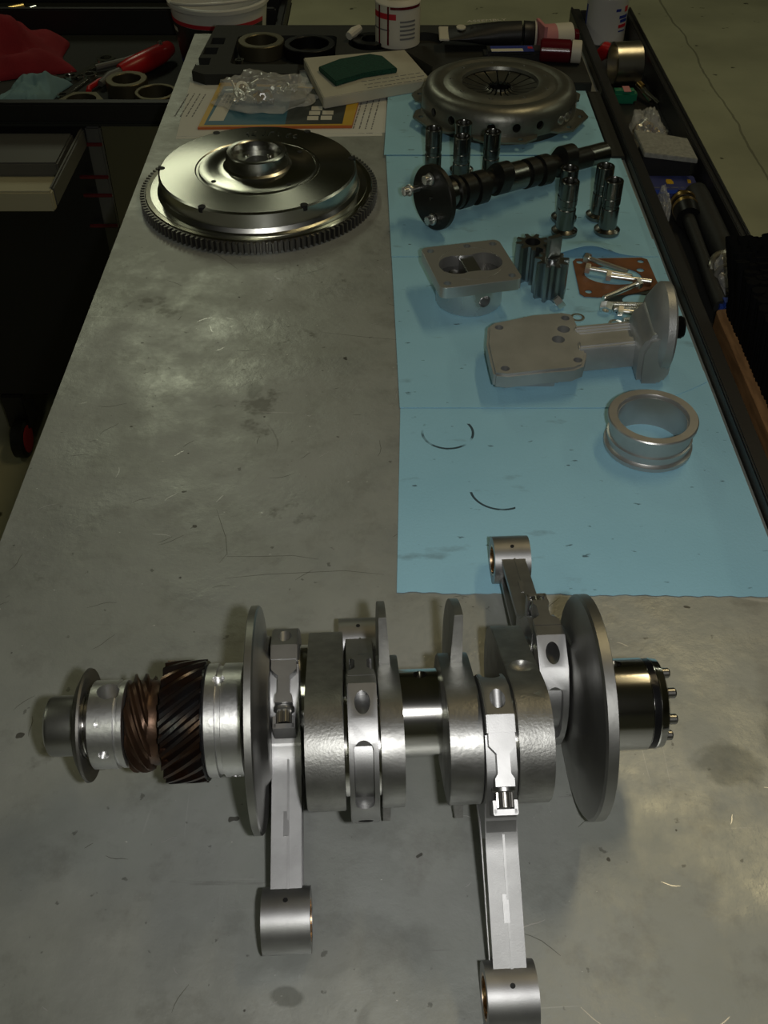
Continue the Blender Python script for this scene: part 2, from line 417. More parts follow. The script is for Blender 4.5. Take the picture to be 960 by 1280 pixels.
slab(stadium(PA, PB, .0345), 376, 425).build('crank_web', M['cast'], crank, 50, .0045)
wcd = slab(stadium(PA, PB, .0345), 641, 685).build('crank_web', M['cast'], crank, 50, .0045)
# counterbalance plates either side of the centre main journal
for p0, p1, q0, q1 in ((471, 500, 475, 493), (556, 597, 558, 577)):
    slab(stadium(AC, PB, .0340), p0, p1).build('crank_web', M['forged'], crank, 50, .005)
    half = circ(.066, 48, AC, PH - R(100), PH + R(100)) + [AC]
    hb = MB().prism(half, cx(q0, .005), cx(q1, .005), M=MYZ(0)); lean = cx(q1, .005) if q0 < 530 else cx(q0, .005)
    hb.v = [(x + (0 if abs(x - lean) > 1e-6 else (-.0040 if q0 < 530 else .0040) * (math.hypot(y, z - .066) / .066)), y, z) for x, y, z in hb.v]
    hb.build('counterweight', M['cast'], crank, 40, .0018)
mj = lx([(496, .020), (496, .0275), (498, .0255), (559, .0255), (561, .0275), (561, .020)], 72).build('main_journal', M['machined'], crank)
cut(mj, axhole(527, 68, .0040, .006, .0255))
for p0, p1, P in ((330, 380, PA), (420, 476, PB), (592, 645, PB), (660, 718, PA)):
    MB().lathe([(cx(p0, .03), .024), (cx(p0, .03), .0272), (cx(p1, .03), .0272), (cx(p1, .03), .024)], 40, 'x', c=(0, P[0], P[1]), closed=True).build('crankpin', M['machined'], crank)
# flywheel end: journal, seal groove, dowels
fj = lx([(764, .02), (764, .0265), (766, .0272), (816, .0272), (817.5, .0262), (826, .0262), (828, .0268), (836, .0262), (839, .0235), (839, 0)], 72).build('flywheel_journal', M['machined'], crank)
cut(fj, axhole(778, 66, .0042, .006, .0272))
lx([(817.6, .0255), (817.6, .02645), (826, .02645), (826, .0255)], 72).build('oil_seal_groove', M['black_oil'], crank)
for k in range(8):
    a = 2 * PI * (k + .45) / 8
    MB().lathe([(cx(836, .025), 0), (cx(836, .025), .0031), (cx(847, .025), .0031), (cx(849, .025), .0022), (cx(849, .025), 0)], 16, 'x', c=(0, .0195 * math.cos(a), .066 + .0195 * math.sin(a))).build('dowel_pin', M['bolt'], crank)

# connecting rods: u runs from crankpin to small end, w across the bolts
def rod(p0, p1, rr, P, E):
    xm = (cx(p0, rr) + cx(p1, rr)) / 2; hw = (cx(p1, rr) - cx(p0, rr)) / 2 - .0003
    d = Vector((0, E[0] - P[0], E[1] - P[1])); Ln = d.length; d.normalize()
    wv = Vector((0, -d.z, d.y));  wv = wv if wv.z > 0 else -wv
    O = Vector((xm, P[0], P[1]))
    # prism axes (a, b, c) -> u, w, x
    MU = Matrix.Translation(O) @ Matrix((d, wv, Vector((1, 0, 0)))).transposed().to_4x4()
    MW = Matrix.Translation(O) @ Matrix((d, Vector((1, 0, 0)), wv)).transposed().to_4x4()     # (u, x) extruded along w
    MBL = lambda u, w_: Matrix.Translation(O + d * u + wv * w_)
    up = [(0, .0360), (.018, .0350), (.027, .0300), (.034, .0235), (.042, .0165), (.052, .0128)]
    inner = circ(.0274, 24, (0, 0), -PI / 2, PI / 2)
    o1 = [(u, -w_) for u, w_ in up] + [(u, w_) for u, w_ in reversed(up)] + list(reversed(inner))
    b = MB().prism(o1, -hw * .96, hw * .96, M=MU)
    # bolt bosses with the waisted flat on top
    for sg in (1, -1):
        neck = [(0, -hw * .84), (.006, -hw * .84), (.010, -.0034), (.020, -.0034), (.0225, -.0050), (.0265, -.0050), (.0265, .0050), (.0225, .0050), (.020, .0034), (.010, .0034), (.006, hw * .84), (0, hw * .84)]
        z0, z1 = sorted((sg * .028, sg * .0425)); b.prism(neck, z0, z1, M=MW)
        z0, z1 = sorted((sg * .022, sg * .0375)); b.box(.0375, .0405, -.0060, .0060, z0, z1, M=MW)
        for xs in (-1, 1):
            b.box(.0330, .0400, min(xs * .0046, xs * .0064), max(xs * .0046, xs * .0064), z0, z1, M=MW)
    # I-beam shank
    fw = .0086; sx = Ln - .010
    for sg in (1, -1):
        fl_ = [(.034, sg * .0210), (.046, sg * .0145), (.058, sg * .0122), (sx, sg * .0098), (sx, sg * .0060), (.058, sg * .0080), (.044, sg * .0100), (.034, sg * .0150)]
        b.prism(fl_, -fw, fw, M=MU)
        z0, z1 = sorted((sg * .0100, sg * .0118)); b.box(.080, .094, -.0016, .0016, z0, z1, M=MW)
        b.prism([(.050, sg * .0138), (.060, sg * .0127), (sx, sg * .0103), (sx, sg * .0090), (.050, sg * .0110)], .0004, .0016, M=MU)
    b.prism([(.034, .018), (.05, .012), (sx, .008), (sx, -.008), (.05, -.012), (.034, -.018)], -.003, .003, M=MU)
    # small end
    b.prism(circ(.0176, 48, (Ln, 0)), -.0132, .0132, [circ(.0120, 40, (Ln, 0))], M=MU)
    r_ = b.build('connecting_rod', M['rod'], crank, 35)
    MB().lathe([(-.0130, .0104), (-.0130, .0121), (.0130, .0121), (.0130, .0104)], 40, 'z', M=MU @ Matrix.Translation((Ln, 0, 0)), closed=True).build('small_end_bush', M['bush'], r_)
    MB().lathe([(0, 0), (0, .0014), (.0003, .0014), (.0003, 0)], 12, 'z', M=frame(O + d * (Ln - .007) + wv * .0161, wv * .92 - d * .4)).build('oil_hole', M['hole_shade'], r_)
    # cap: two rails either side of a relieved strap
    upc = [(0, .0425), (-.010, .0425), (-.0265, .0300), (-.0325, .0190), (-.0355, .0095), (-.0365, 0)]
    oc = [(u, w_) for u, w_ in upc] + [(u, -w_) for u, w_ in reversed(upc[:-1])] + circ(.0274, 24, (0, 0), -PI / 2, -1.5 * PI)
    cap = MB().prism(oc, -hw * .90, hw * .90, M=MU).build('rod_cap', M['rod'], r_, 30, .0006)
    k = MB()
    sl = circ(.0052, 10, (0, .0150), 0, PI) + circ(.0052, 10, (0, -.0150), PI, 2 * PI)       # slot in (x, w)
    MS = Matrix.Translation(O - d * .050) @ Matrix((Vector((1, 0, 0)), wv, d)).transposed().to_4x4()
    k.prism(sl, 0, .0215, M=MS)
    for sg in (1, -1):
        nrm = (-d * .604 + wv * sg * .797)
        ho = O - d * .0190 + wv * sg * .0357
        k.lathe([(-.0165, 0), (-.0165, .0042), (.01, .0042), (.01, 0)], 20, 'z', M=frame(ho, -d))
    cut(cap, k, 30)
    rl = [(.0322 * math.cos(R(a)), .0322 * math.sin(R(a))) for a in range(146, 215, 2)] + [(.0276 * math.cos(R(a)), .0276 * math.sin(R(a))) for a in range(214, 145, -2)]
    MB().prism(rl, -.0050, .0050, M=MU).build('strap_relief', M['rod'], r_, 40)
    for sg in (1, -1):
        Mb = frame(O + d * .0268 + wv * sg * .0345, d)
        MB().lathe([(0, 0), (0, .0060), (.0018, .0060), (.0024, .0050), (.0024, 0)], 28, 'z', M=Mb).build('washer', M['steel'], r_)
        bb = MB().prism(gear(12, .0036, .0044, (.2, .4, .6, .8)), .0024, .0098, M=Mb); bb.build('rod_bolt', M['bolt'], r_, 30)
    return r_
rod(336, 375, .006, PA, (-.100, .0176))
rod(427, 470, .07, PB, (.0935, .0176))
rod(599, 640, .07, PB, (-.146, .0176))
rod(675, 717, .006, PA, (.1685, .0176))
# centre-drill dimples on the right web
cut(wcd, MB().lathe([(0, 0), (-.008, .0090), (-.02, .0090), (-.02, 0)], 24, 'z', M=frame((cx(661, .05), .0060, .0965), (0, .15, -1))).lathe([(0, 0), (-.008, .0090), (-.02, .0090), (-.02, 0)], 24, 'z', M=frame((cx(667, .06), -.0270, .1165), (0, .25, -1))), 40)
# ------------------------------------------------------------------ more materials
M['fly'] = mat('turned_flywheel_face', (.50, .50, .45), 1, .20, .03, 300, aniso=.85, tang='Z')
M['fly_side'] = mat('turned_flywheel_side', (.55, .53, .44), 1, .14, 0)
M['ringgear'] = mat('ring_gear_steel', (.16, .155, .14), .9, .42, .2, 200)
M['clutch'] = mat('clutch_cover_steel', (.24, .24, .205), .85, .40, .25, 160, .18, 40)
M['clutch_dark'] = mat('clutch_iron', (.06, .06, .05), .7, .5, .3, 150)
M['spring'] = mat('diaphragm_spring', (.14, .14, .12), .9, .38)
M['lifter'] = mat('lifter_steel', (.22, .22, .205), 1, .26)
M['cam_black'] = mat('parkerised_cam', (.030, .029, .024), .6, .38, .25, 250)
M['zinc'] = mat('bright_zinc', (.80, .80, .76), 1, .32, .1, 300)
M['pump'] = mat('machined_pump_alloy', (.62, .62, .61), .9, .28, .05, 250, rvar=.06)
M['pump_cast'] = mat('cast_pump_alloy', (.62, .62, .60), .85, .33, .12, 500)
M['gear_steel'] = mat('pump_gear_steel', (.36, .37, .37), 1, .30)
M['cast_alu'] = mat('sand_cast_alloy', (.46, .47, .46), .7, .45, .25, 900, .16, 30)
M['gasket'] = mat('brown_gasket', (.22, .085, .03), 0, .55, .1, 100, .4, 45)
M['gasket_dark'] = mat('dark_green_gasket', (.03, .045, .04), 0, .6)
M['spacer'] = mat('spacer_alloy', (.50, .495, .475), .75, .36, .08, 400, .12, 40)
M['black_plastic'] = mat('black_plastic', (.018, .018, .018), 0, .42, .1, 200)
M['black_foam'] = mat('black_foam', (.016, .017, .013), 0, .75, .4, 300)
M['black_thread'] = mat('black_thread', (.012, .012, .012), .6, .4)
M['paper'] = mat('white_paper', (.62, .62, .56), 0, .7)
M['ink'] = mat('grey_ink', (.16, .16, .16), 0, .7)
M['box_card'] = mat('off_white_carton', (.50, .48, .38), 0, .7, .1, 60, .15, 14)
M['scour'] = mat('green_scouring_fibre', (.008, .065, .040), 0, .9, 1.0, 500, .4, 300)
M['yellow'] = mat('yellow_print', (.55, .34, .02), 0, .4)
M['orange'] = mat('orange_print', (.50, .13, .03), 0, .4)
M['teal'] = mat('teal_print', (.012, .11, .17), 0, .4)
M['blackp'] = mat('black_print', (.02, .025, .02), 0, .4)
M['cream'] = mat('cream_print', (.58, .55, .45), 0, .5)
M['film'] = mat('clear_plastic_film', (.80, .80, .75), 0, .12, .9, 70, alpha=.30, spec=.9)
M['red'] = mat('red_plastic', (.42, .012, .014), 0, .3)
M['red_ink'] = mat('red_print', (.45, .02, .03), 0, .5)
M['blue_ink'] = mat('blue_print', (.02, .035, .22), 0, .5)
M['pink'] = mat('pink_card', (.50, .20, .20), 0, .6)
M['tin'] = mat('tin_plate', (.55, .53, .45), 1, .28, .1, 100)
M['brass'] = mat('dull_brass', (.45, .30, .10), 1, .3)
M['white_plastic'] = mat('white_plastic', (.62, .61, .55), 0, .35)
M['maroon'] = mat('dark_red_liquid', (.10, .006, .012), 0, .2)
M['grip'] = mat('black_rubber_grip', (.012, .013, .012), 0, .6, .3, 160)
M['brush_wood'] = mat('brown_brush_wood', (.36, .19, .08), 0, .5, .15, 60, .35, 30, stretch=(6, 1, 6))
M['bristle'] = mat('black_bristle', (.0035, .0035, .0035), 0, .9, spec=.1)
M['grey_foam'] = mat('grey_speckled_felt', (.30, .30, .26), 0, .9, .7, 300, .25, 250)
M['rag'] = mat('red_shop_rag', (.26, .012, .020), 0, .9, .5, 400, .25, 12)
M['towel'] = mat('pale_blue_towel', (.16, .27, .29), 0, .9, .3, 300)
M['cart'] = mat('black_cart_steel', (.010, .010, .010), 0, .45)
M['cart_mat'] = mat('black_drawer_liner', (.014, .016, .012), 0, .8)
M['beige'] = mat('beige_drawer', (.40, .37, .24), 0, .5)
M['grey_metal'] = mat('dark_grey_panel', (.10, .10, .09), .1, .5)
M['chrome'] = mat('chrome_vanadium', (.70, .70, .66), 1, .15)
M['dullbrown'] = mat('dull_bearing_steel', (.13, .115, .07), .8, .4)

# blue shop towels, stained with use
def blue_mat():
    m = mat('blue_shop_towel', (.37, .61, .72), 0, .85, .25, 500)
    N, L, b = nodes(m)
    tc = N.new('ShaderNodeTexCoord'); P = tc.outputs['Object']
    def noi(sc, det, st=None):
        n = N.new('ShaderNodeTexNoise'); n.inputs['Scale'].default_value = sc; n.inputs['Detail'].default_value = det
        mp = N.new('ShaderNodeMapping'); mp.inputs['Scale'].default_value = st or (1, 1, 1); L.new(P, mp.inputs[0]); L.new(mp.outputs[0], n.inputs['Vector'])
        return n.outputs[0]
    def mr(x, a, b_, c, d):
        r = N.new('ShaderNodeMapRange'); r.inputs[1].default_value = a; r.inputs[2].default_value = b_; r.inputs[3].default_value = c; r.inputs[4].default_value = d
        L.new(x, r.inputs[0]); return r.outputs[0]
    def mix(f, A, B):
        x = N.new('ShaderNodeMix'); x.data_type = 'RGBA'
        L.new(f, x.inputs[0]) if not isinstance(f, float) else None
        for k, c in ((6, A), (7, B)):
            if isinstance(c, tuple): x.inputs[k].default_value = (*c, 1)
            else: L.new(c, x.inputs[k])
        return x.outputs[2]
    def mth(op, a, b_=0.0):
        q = N.new('ShaderNodeMath'); q.operation = op
        for i, t in enumerate((a, b_)):
            if isinstance(t, (int, float)): q.inputs[i].default_value = t
            else: L.new(t, q.inputs[i])
        return q.outputs[0]
    c = mix(mr(noi(9, 5), .4, .7, 0, .6), (.34, .63, .77), (.29, .565, .70))
    c = mix(mr(noi(24, 4, (1, 2.2, 1)), .66, .76, 0, .55), c, (.17, .27, .31))
    c = mix(mr(noi(60, 4, (1, 2.5, 1)), .69, .74, 0, .75), c, (.03, .05, .06))
    sp = N.new('ShaderNodeSeparateXYZ'); L.new(P, sp.inputs[0])
    brk = mr(noi(45, 2), .38, .52, 0, 1)
    for cx_, cy_, r_, a0, wd in ((.0556, .7080, .0222, -1, .0011), (.0960, .6340, .0250, 0, .0010)):
        dx = mth('SUBTRACT', sp.outputs[0], cx_); dy = mth('SUBTRACT', sp.outputs[1], cy_)
        rad = mth('SQRT', mth('ADD', mth('MULTIPLY', dx, dx), mth('MULTIPLY', dy, dy)))
        f = mth('LESS_THAN', mth('ABSOLUTE', mth('SUBTRACT', rad, r_)), wd)
        f = mth('MULTIPLY', f, mth('LESS_THAN', dy, .012 if a0 else -.004))
        if not a0: f = mth('MULTIPLY', f, mth('LESS_THAN', dx, .010))
        f = mth('MULTIPLY', f, mth('MULTIPLY', brk, .9))
        c = mix(f, c, (.012, .02, .025))
    L.new(c, b.inputs['Base Color'])
    return m
M['blue'] = blue_mat()

def sheet(name, outline_fn, nx, ny, zf, mt, label, cat, group=None, thick=.0003):
    """outline_fn(s, t) -> x, y; a sheet of two faces with a real thickness"""
    vs = []; fs = []
    for lay in (0, 1):
        for j in range(ny + 1):
            for i in range(nx + 1):
                x, y = outline_fn(i / nx, j / ny); vs.append((x, y, zf(x, y, i / nx, j / ny) + (thick if lay else 0) + T))
    n = (nx + 1) * (ny + 1); q = lambda i, j: j * (nx + 1) + i
    for j in range(ny):
        for i in range(nx):
            a = (q(i, j), q(i + 1, j), q(i + 1, j + 1), q(i, j + 1)); fs.append(tuple(k + n for k in a)); fs.append(tuple(reversed(a)))
    rim = [q(i, 0) for i in range(nx)] + [q(nx, j) for j in range(ny)] + [q(i, ny) for i in range(nx, 0, -1)] + [q(0, j) for j in range(ny, 0, -1)]
    for a, b in zip(rim, rim[1:] + rim[:1]): fs.append((a, b, b + n, a + n))
    o = MB().add(vs, fs).build(name, mt, smooth=50)
    return tag(o, label, cat, group)
def quad(bl, br, tr, tl):
    def f(s, t):
        x = (bl[0] * (1 - s) + br[0] * s) * (1 - t) + (tl[0] * (1 - s) + tr[0] * s) * t
        y = (bl[1] * (1 - s) + br[1] * s) * (1 - t) + (tl[1] * (1 - s) + tr[1] * s) * t
        return x, y
    return f
def wob(base, amp, sc=14):
    return lambda x, y, s, t: base + amp * (noise.noise(Vector((x * sc, y * sc, base * 900))) + 1) * .5
GB = 'blue paper towels laid over the bench'
q1 = quad((.0095, .519), (.3005, .5145), (.3005, .80), (.016, .80))
sheet('paper_towel', lambda s, t: (q1(s, t)[0], q1(s, t)[1] + (.0006 * math.sin(s * 260) + .0014 * noise.noise(Vector((s * 9, 0, 0)))) * (t == 0)), 60, 40, wob(.0003, .0004), M['blue'], 'blue paper towel under the ring spacer, with inky circle marks', 'paper towel', GB)
def q2(s, t):
    x, y = quad((.0142, .7425), (.2995, .742), (.3005, 1.05), (.0075, 1.05))(s, t)
    return x, y + (1 - t) * .040 * max(0, (s - .62) / .38) ** 2
sheet('paper_towel', q2, 40, 40, wob(.0011, .0006), M['blue'], 'blue paper towel under the oil pump body and filter flange casting', 'paper towel', GB)
def z3(x, y, s, t): return .0021 + .0005 * noise.noise(Vector((x * 14, y * 14, 3))) + .013 * math.exp(-((x - .222) / .030) ** 2) * math.exp(-((y - 1.012) / .022) ** 2)
sheet('paper_towel', quad((.0082, 1.010), (.2985, 1.010), (.2985, 1.29), (.0020, 1.29)), 60, 40, z3, M['blue'], 'blue paper towel with a raised front edge, under the camshaft', 'paper towel', GB)
sheet('paper_towel', quad((.0000, 1.262), (.284, 1.262), (.284, 1.470), (.0060, 1.470)), 40, 30, wob(.0034, .0005), M['blue'], 'blue paper towel under the clutch pressure plate', 'paper towel', GB)

# ------------------------------------------------------------------ flywheel
fw_ = thing('flywheel', 'shiny turned flywheel with toothed ring gear lying on bare steel bench', 'flywheel', (-.1475, 1.157, 0))
MB().lathe([(.004, .115), (.004, .127), (.0145, .127), (.0145, .119), (.019, .1165), (.0345, .1150), (.0365, .1130), (.0365, .0730), (.0355, .0715), (.0355, .0690), (.0370, .0675), (.0370, .0560), (.0395, .0480), (.0400, .0400), (.0420, .0370), (.0550, .0350), (.0562, .0340), (.0562, .0300), (.0550, .0285), (.0440, .0280), (.0440, .0130), (.004, .0130)], 128, closed=True).build('flywheel_body', M['fly'], fw_, 22)
MB().prism(gear(130, .1345, .1395, (.22, .34, .66, .78)), 0, .0125, [circ(.1265, 96)]).build('ring_gear', M['ringgear'], fw_, 30)['label'] = 'dark steel ring gear teeth'
MB().lathe([(.0128, .1270), (.0128, .1335), (.0140, .1325), (.0140, .1270)], 96, closed=True).build('ring_gear_shoulder', M['fly_side'], fw_)
for k in range(4):
    a = R(45 + 90 * k); MB().lathe([(.044, 0), (.044, .0042), (.0452, .0042), (.0460, .0034), (.0460, 0)], 18, c=(.0205 * math.cos(a), .0205 * math.sin(a), 0)).build('dowel_seat', M['fly_side'], fw_)
MB().lathe([(.030, 0), (.030, .0135), (.0442, .0135), (.0442, 0)], 32).build('centre_bore', M['hole_shade'], fw_)
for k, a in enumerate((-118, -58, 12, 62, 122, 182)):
    a = R(a); MB().lathe([(.031, 0), (.031, .0042), (.0370, .0042), (.0370, 0)], 16, c=(.1120 * math.cos(a), .1120 * math.sin(a), 0)).build('cover_bolt_hole', M['hole_shade'], fw_)
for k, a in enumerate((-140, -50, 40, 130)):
    a = R(a); MB().lathe([(.034, 0), (.034, .0030), (.0374, .0030), (.0374, 0)], 16, c=(.0610 * math.cos(a), .0610 * math.sin(a), 0)).build('threaded_hole', M['hole_shade'], fw_)
hw_ = MB(); rnd = random.Random(4)
for k in range(7):      # pen marks written round the far side of the face
    a = R(104 - 6.5 * k); o_ = Vector((.092 * math.cos(a), .092 * math.sin(a), .0367)); e = Vector((-math.sin(a), math.cos(a), 0)); n_ = Vector((math.cos(a), math.sin(a), 0))
    pts = [o_ + e * rnd.uniform(-.0040, .0040) + n_ * (q - 1) * .0055 for q in (0, .5, 1, 1.6, 2)]
    hw_.tube(pts, .0007, 5)
hw_.build('pen_writing', M['blackp'], fw_)

# ------------------------------------------------------------------ clutch pressure plate
cl = thing('clutch_pressure_plate', 'grey pressed steel clutch pressure plate with diaphragm fingers on blue paper', 'clutch plate', (.1535, 1.388, .0042))
MB().lathe([(0, .060), (0, .0985), (.010, .0985), (.010, .060)], 80, closed=True).build('pressure_ring', M['clutch_dark'], cl)
cov = MB().lathe([(.012, .0985), (.012, .1035), (.030, .1025), (.040, .0985), (.0440, .0900), (.0445, .0800), (.0425, .0770), (.0425, .0740), (.0450, .0700), (.0460, .0560), (.0445, .0510), (.0405, .0495), (.0390, .0510), (.0430, .0560), (.0420, .0700), (.0400, .0790), (.0400, .0890), (.036, .0965), (.028, .0990)], 96, closed=True).build('cover', M['clutch'], cl, 45)
k = MB()
for a in (-150, -131, -100, -82, -64, -30, -14, 20, 42, 78, 100, 140, 165):
    k.prism(circ(.0055, 14), .085, .12, M=frame((0, 0, .0235), (math.cos(R(a)), math.sin(R(a)), 0), (0, 0, 1)))
cut(cov, k, 45)
# flange of six lugs
lug = []
for k in range(6):
    c0 = R(60 * k - 90)
    for a, r in ((-24, .1040), (-21, .1125), (-12, .1215), (12, .1215), (21, .1125), (24, .1040)):
        lug.append((r * math.cos(c0 + R(a)), r * math.sin(c0 + R(a))))
holes = [circ(.0035, 12, (.1115 * math.cos(R(60 * k - 90 + d)), .1115 * math.sin(R(60 * k - 90 + d)))) for k in range(6) for d in (-10, 10)]
MB().prism(lug, .0100, .0125, [circ(.096, 64)] + holes).build('mounting_flange', M['clutch'], cl, 30)
for k in range(9):
    a = R(40 * k + 15); MB().lathe([(.0440, 0), (.0440, .0030), (.0462, .0026), (.0468, 0)], 14, c=(.0640 * math.cos(a), .0640 * math.sin(a), 0)).build('rivet', M['clutch'], cl)
for k in range(18):
    a = 2 * PI * k / 18; da = R(8.6)
    pr = [(.0535, .0400, 1.0), (.040, .0375, 1.0), (.028, .0350, .95), (.020, .0345, .8), (.0165, .0360, .75), (.0150, .0385, .7)]
    vs = []; n = len(pr)
    for sgn in (-1, 1):
        for r, z, wd in pr: vs.append((r * math.cos(a + sgn * da * wd), r * math.sin(a + sgn * da * wd), z))
    vs += [(x, y, z - .0022) for x, y, z in vs]
    fs = []
    for i in range(n - 1):
        fs += [(i, i + 1, n + i + 1, n + i), (2 * n + i, 3 * n + i, 3 * n + i + 1, 2 * n + i + 1), (i, 2 * n + i, 2 * n + i + 1, i + 1), (n + i, n + i + 1, 3 * n + i + 1, 3 * n + i)]
    fs += [(0, n, 3 * n, 2 * n), (n - 1, 3 * n - 1, 4 * n - 1, 2 * n - 1)]
    MB().add(vs, fs).build('diaphragm_finger', M['spring'], cl, 30)
for a in (-44, -36):
    MB().lathe([(0, .007), (.0035, .006), (.007, 0)], 12, M=frame((.1000 * math.cos(R(a)), .1000 * math.sin(R(a)), .021), (math.cos(R(a)), math.sin(R(a)), .3))).build('balance_rivet', M['zinc'], cl)

# ------------------------------------------------------------------ valve lifters
LG = 'steel valve lifters standing on the blue paper'
lif = thing('valve_lifter', '', 'lifter', (0, 0, 0), 0, LG)
MB().lathe([(0, 0), (0, .0135), (.0012, .0145), (.0045, .0145), (.0060, .0125), (.0075, .0100), (.0300, .0100), (.0310, .0093), (.0345, .0093), (.0355, .0100), (.0420, .0100), (.0425, .0097), (.0440, .0097), (.0445, .0100), (.0615, .0100), (.0622, .0095), (.0622, .0078), (.0610, .0072), (.0480, .0070), (.0480, 0)], 40).build('lifter_body', M['lifter'], lif, 30)
MB().lathe([(.0480, 0), (.0483, .0070), (.0484, 0)], 24).build('pushrod_seat', M['hole_shade'], lif)
spots = [(.0590, 1.1988, 'steel lifter standing right behind the round camshaft flange'),
    (.0913, 1.1764, 'steel lifter against the camshaft, fore one of two standing in line'),
    (.0952, 1.2155, 'steel lifter touching the clutch plate edge, rear one of two in line'),
    (.1277, 1.1898, 'steel lifter standing alone behind the cam lobe at mid shaft'),
    (.2019, 1.0613, 'steel lifter nearest the pump gears, fore one of its close pair'),
    (.2055, 1.0930, 'steel lifter half hidden behind the one nearest the pump gears'),
    (.2499, 1.0632, 'steel lifter nearest the brown gasket and the tray rail'),
    (.2459, 1.0985, 'steel lifter nearest the bright tail end of the camshaft')]
for i, (x, y, lb) in enumerate(spots):
    if i == 0: lif.location = (x, y, T + .0027); lif['label'] = lb
    else: dup(lif, (x, y, .0027), 37 * i, lb)

# ------------------------------------------------------------------ camshaft
A0 = Vector((.0525, 1.0720, .0395)); A1 = Vector((.2700, 1.2250, .0235)); dC = (A1 - A0).normalized(); LC = (A1 - A0).length
cam_ = thing('camshaft', 'black camshaft with round flange and three bright bolts on blue paper', 'camshaft', (A0.x, A0.y, 0))
MC = frame((0, 0, A0.z), dC, (0, 0, 1))
fl_ = MB().lathe([(0, 0), (0, .0345), (.0012, .0357), (.0065, .0357), (.0075, .0345), (.0075, 0)], 64, M=MC).build('flange', M['cam_black'], cam_)
MB().lathe([(-.0022, 0), (-.0020, .0020), (.0002, .0024), (.0002, 0)], 14, M=MC).build('centre_pip', M['lifter'], cam_)
def seg_(name, a, b, r, mt, e=0): MB().lathe([(a, 0), (a, r - .0008), (a + .0008, r), (b - .0008, r), (b, r - .0008), (b, 0)], 40, M=MC).build(name, mt, cam_)
seg_('journal', .0075, .034, .0155, M['lifter']); seg_('shaft_core', .034, LC - .028, .0125, M['cam_black'])
seg_('journal', .105, .132, .0160, M['lifter']); seg_('journal', LC - .030, LC, .0125, M['lifter'])
seg_('collar', .030, .036, .0185, M['cam_black'])
def lobe(a, b, ang, base=.0160, lift=.0085):
    out = []
    for k in range(40):
        t = 2 * PI * k / 40; r = base + lift * max(0, math.cos(t)) ** 3; out.append((r * math.cos(t + R(ang)), r * math.sin(t + R(ang))))
    MB().prism(out, a, b, M=MC).build('cam_lobe', M['cam_black'], cam_, 30, .0008)
lobe(.042, .056, 200); lobe(.060, .074, 160, .0165, .004); lobe(.088, .104, 30, .0160, .0095); lobe(.138, .152, 200, .0160, .004); lobe(.158, .172, 150, .0160, .003); lobe(.188, .206, 20, .0150, .0095)
def flange_bolt(p, out):
    Mb = MC @ Matrix.Translation((p[0], p[1], -out)) @ Matrix.Rotation(PI, 4, 'X')
    b_ = MB().lathe([(0, 0), (0, .0068), (.0016, .0064), (.0020, .0050), (.0020, 0)], 24, M=Mb)
    b_.prism(gear(12, .0042, .0050, (.2, .4, .6, .8)), .002, .0085, M=Mb)
    b_.lathe([(-out - .001, 0), (-out - .001, .0036), (.0005, .0036), (.0005, 0)], 16, M=Mb)
    b_.build('flange_bolt', M['zinc'], cam_, 30)
# (x, y) in the flange plane: x is up
flange_bolt((.0205, -.004), .0005); flange_bolt((-.0225, .0060), .0005); flange_bolt((.0020, -.0245), .012)

# ------------------------------------------------------------------ oil pump body
pm = thing('oil_pump_body', 'bright alloy oil pump body with square flange and figure eight cavity', 'oil pump', (.0865, .9235, .0018), 13)
plate = MB().prism(rrect(-.0415, .0415, -.0405, .0405, .007), .0300, .0420).build('flange', M['pump_cast'], pm, 30, .0008)
body = MB().lathe([(0, 0), (0, .0325), (.0012, .0337), (.0302, .0337), (.0302, 0)], 72).build('pump_barrel', M['pump'], pm)
fig = []
for sg, a0, a1 in ((1, -118, 118), (-1, 62, 298)):
    fig += circ(.0178, 24, (sg * .0146, 0), R(a0), R(a1))
kc = MB().prism(fig, .006, .06)
for x, y in ((-.033, .032), (.033, .032), (-.033, -.032), (.033, -.032), (.006, .0335)): kc.lathe([(.02, 0), (.02, .0038), (.06, .0038), (.06, 0)], 20, c=(x, y, 0))
kc.lathe([(.0412, .0310), (.0412, .0318), (.05, .0318), (.05, .0310)], 64, closed=True)
cut(plate, kc, 30)
k2 = MB().prism(fig, .006, .06); k2.lathe([(.02, 0), (.02, .0062), (.05, .0062), (.05, 0)], 24, M=frame((0, 0, .0165), (.20, -1, 0)))
cut(body, k2, 30)
MB().box(-.0075, .0075, -.0140, .0165, .0060, .0405).build('pump_bridge', M['gear_steel'], pm, 30, .001)
MB().lathe([(.006, 0), (.006, .0046), (.034, .0046), (.034, 0)], 24, c=(-.0170, 0, 0)).build('idler_spindle', M['lifter'], pm)

# ------------------------------------------------------------------ oil pump gears
def pump_gear(label, loc, rz, tang):
    g = thing('pump_gear', label, 'gear', loc, rz)
    prof = gear(9, .0118, .0176, (.16, .34, .62, .84))
    if tang:
        MB().prism(prof, 0, .0405).build('gear_teeth', M['gear_steel'], g, 30, .0005)
        MB().lathe([(.0405, 0), (.0405, .0072), (.0440, .0072), (.0440, 0)], 24).build('shaft_stub', M['gear_steel'], g)
        MB().box(-.0072, .0072, -.0030, .0030, .0440, .0660).build('drive_tang', M['gear_steel'], g, 30, .0006)
    else: MB().prism(prof, 0, .0405, [circ(.0080, 24)]).build('gear_teeth', M['gear_steel'], g, 30)
    return g
pump_gear('steel spur pump gear with plain bore beside the alloy pump body', (.1535, .969, .0018), 8, False)
pump_gear('steel spur pump gear with upright drive tang beside the alloy pump body', (.1695, .9335, .0018), 27, True)

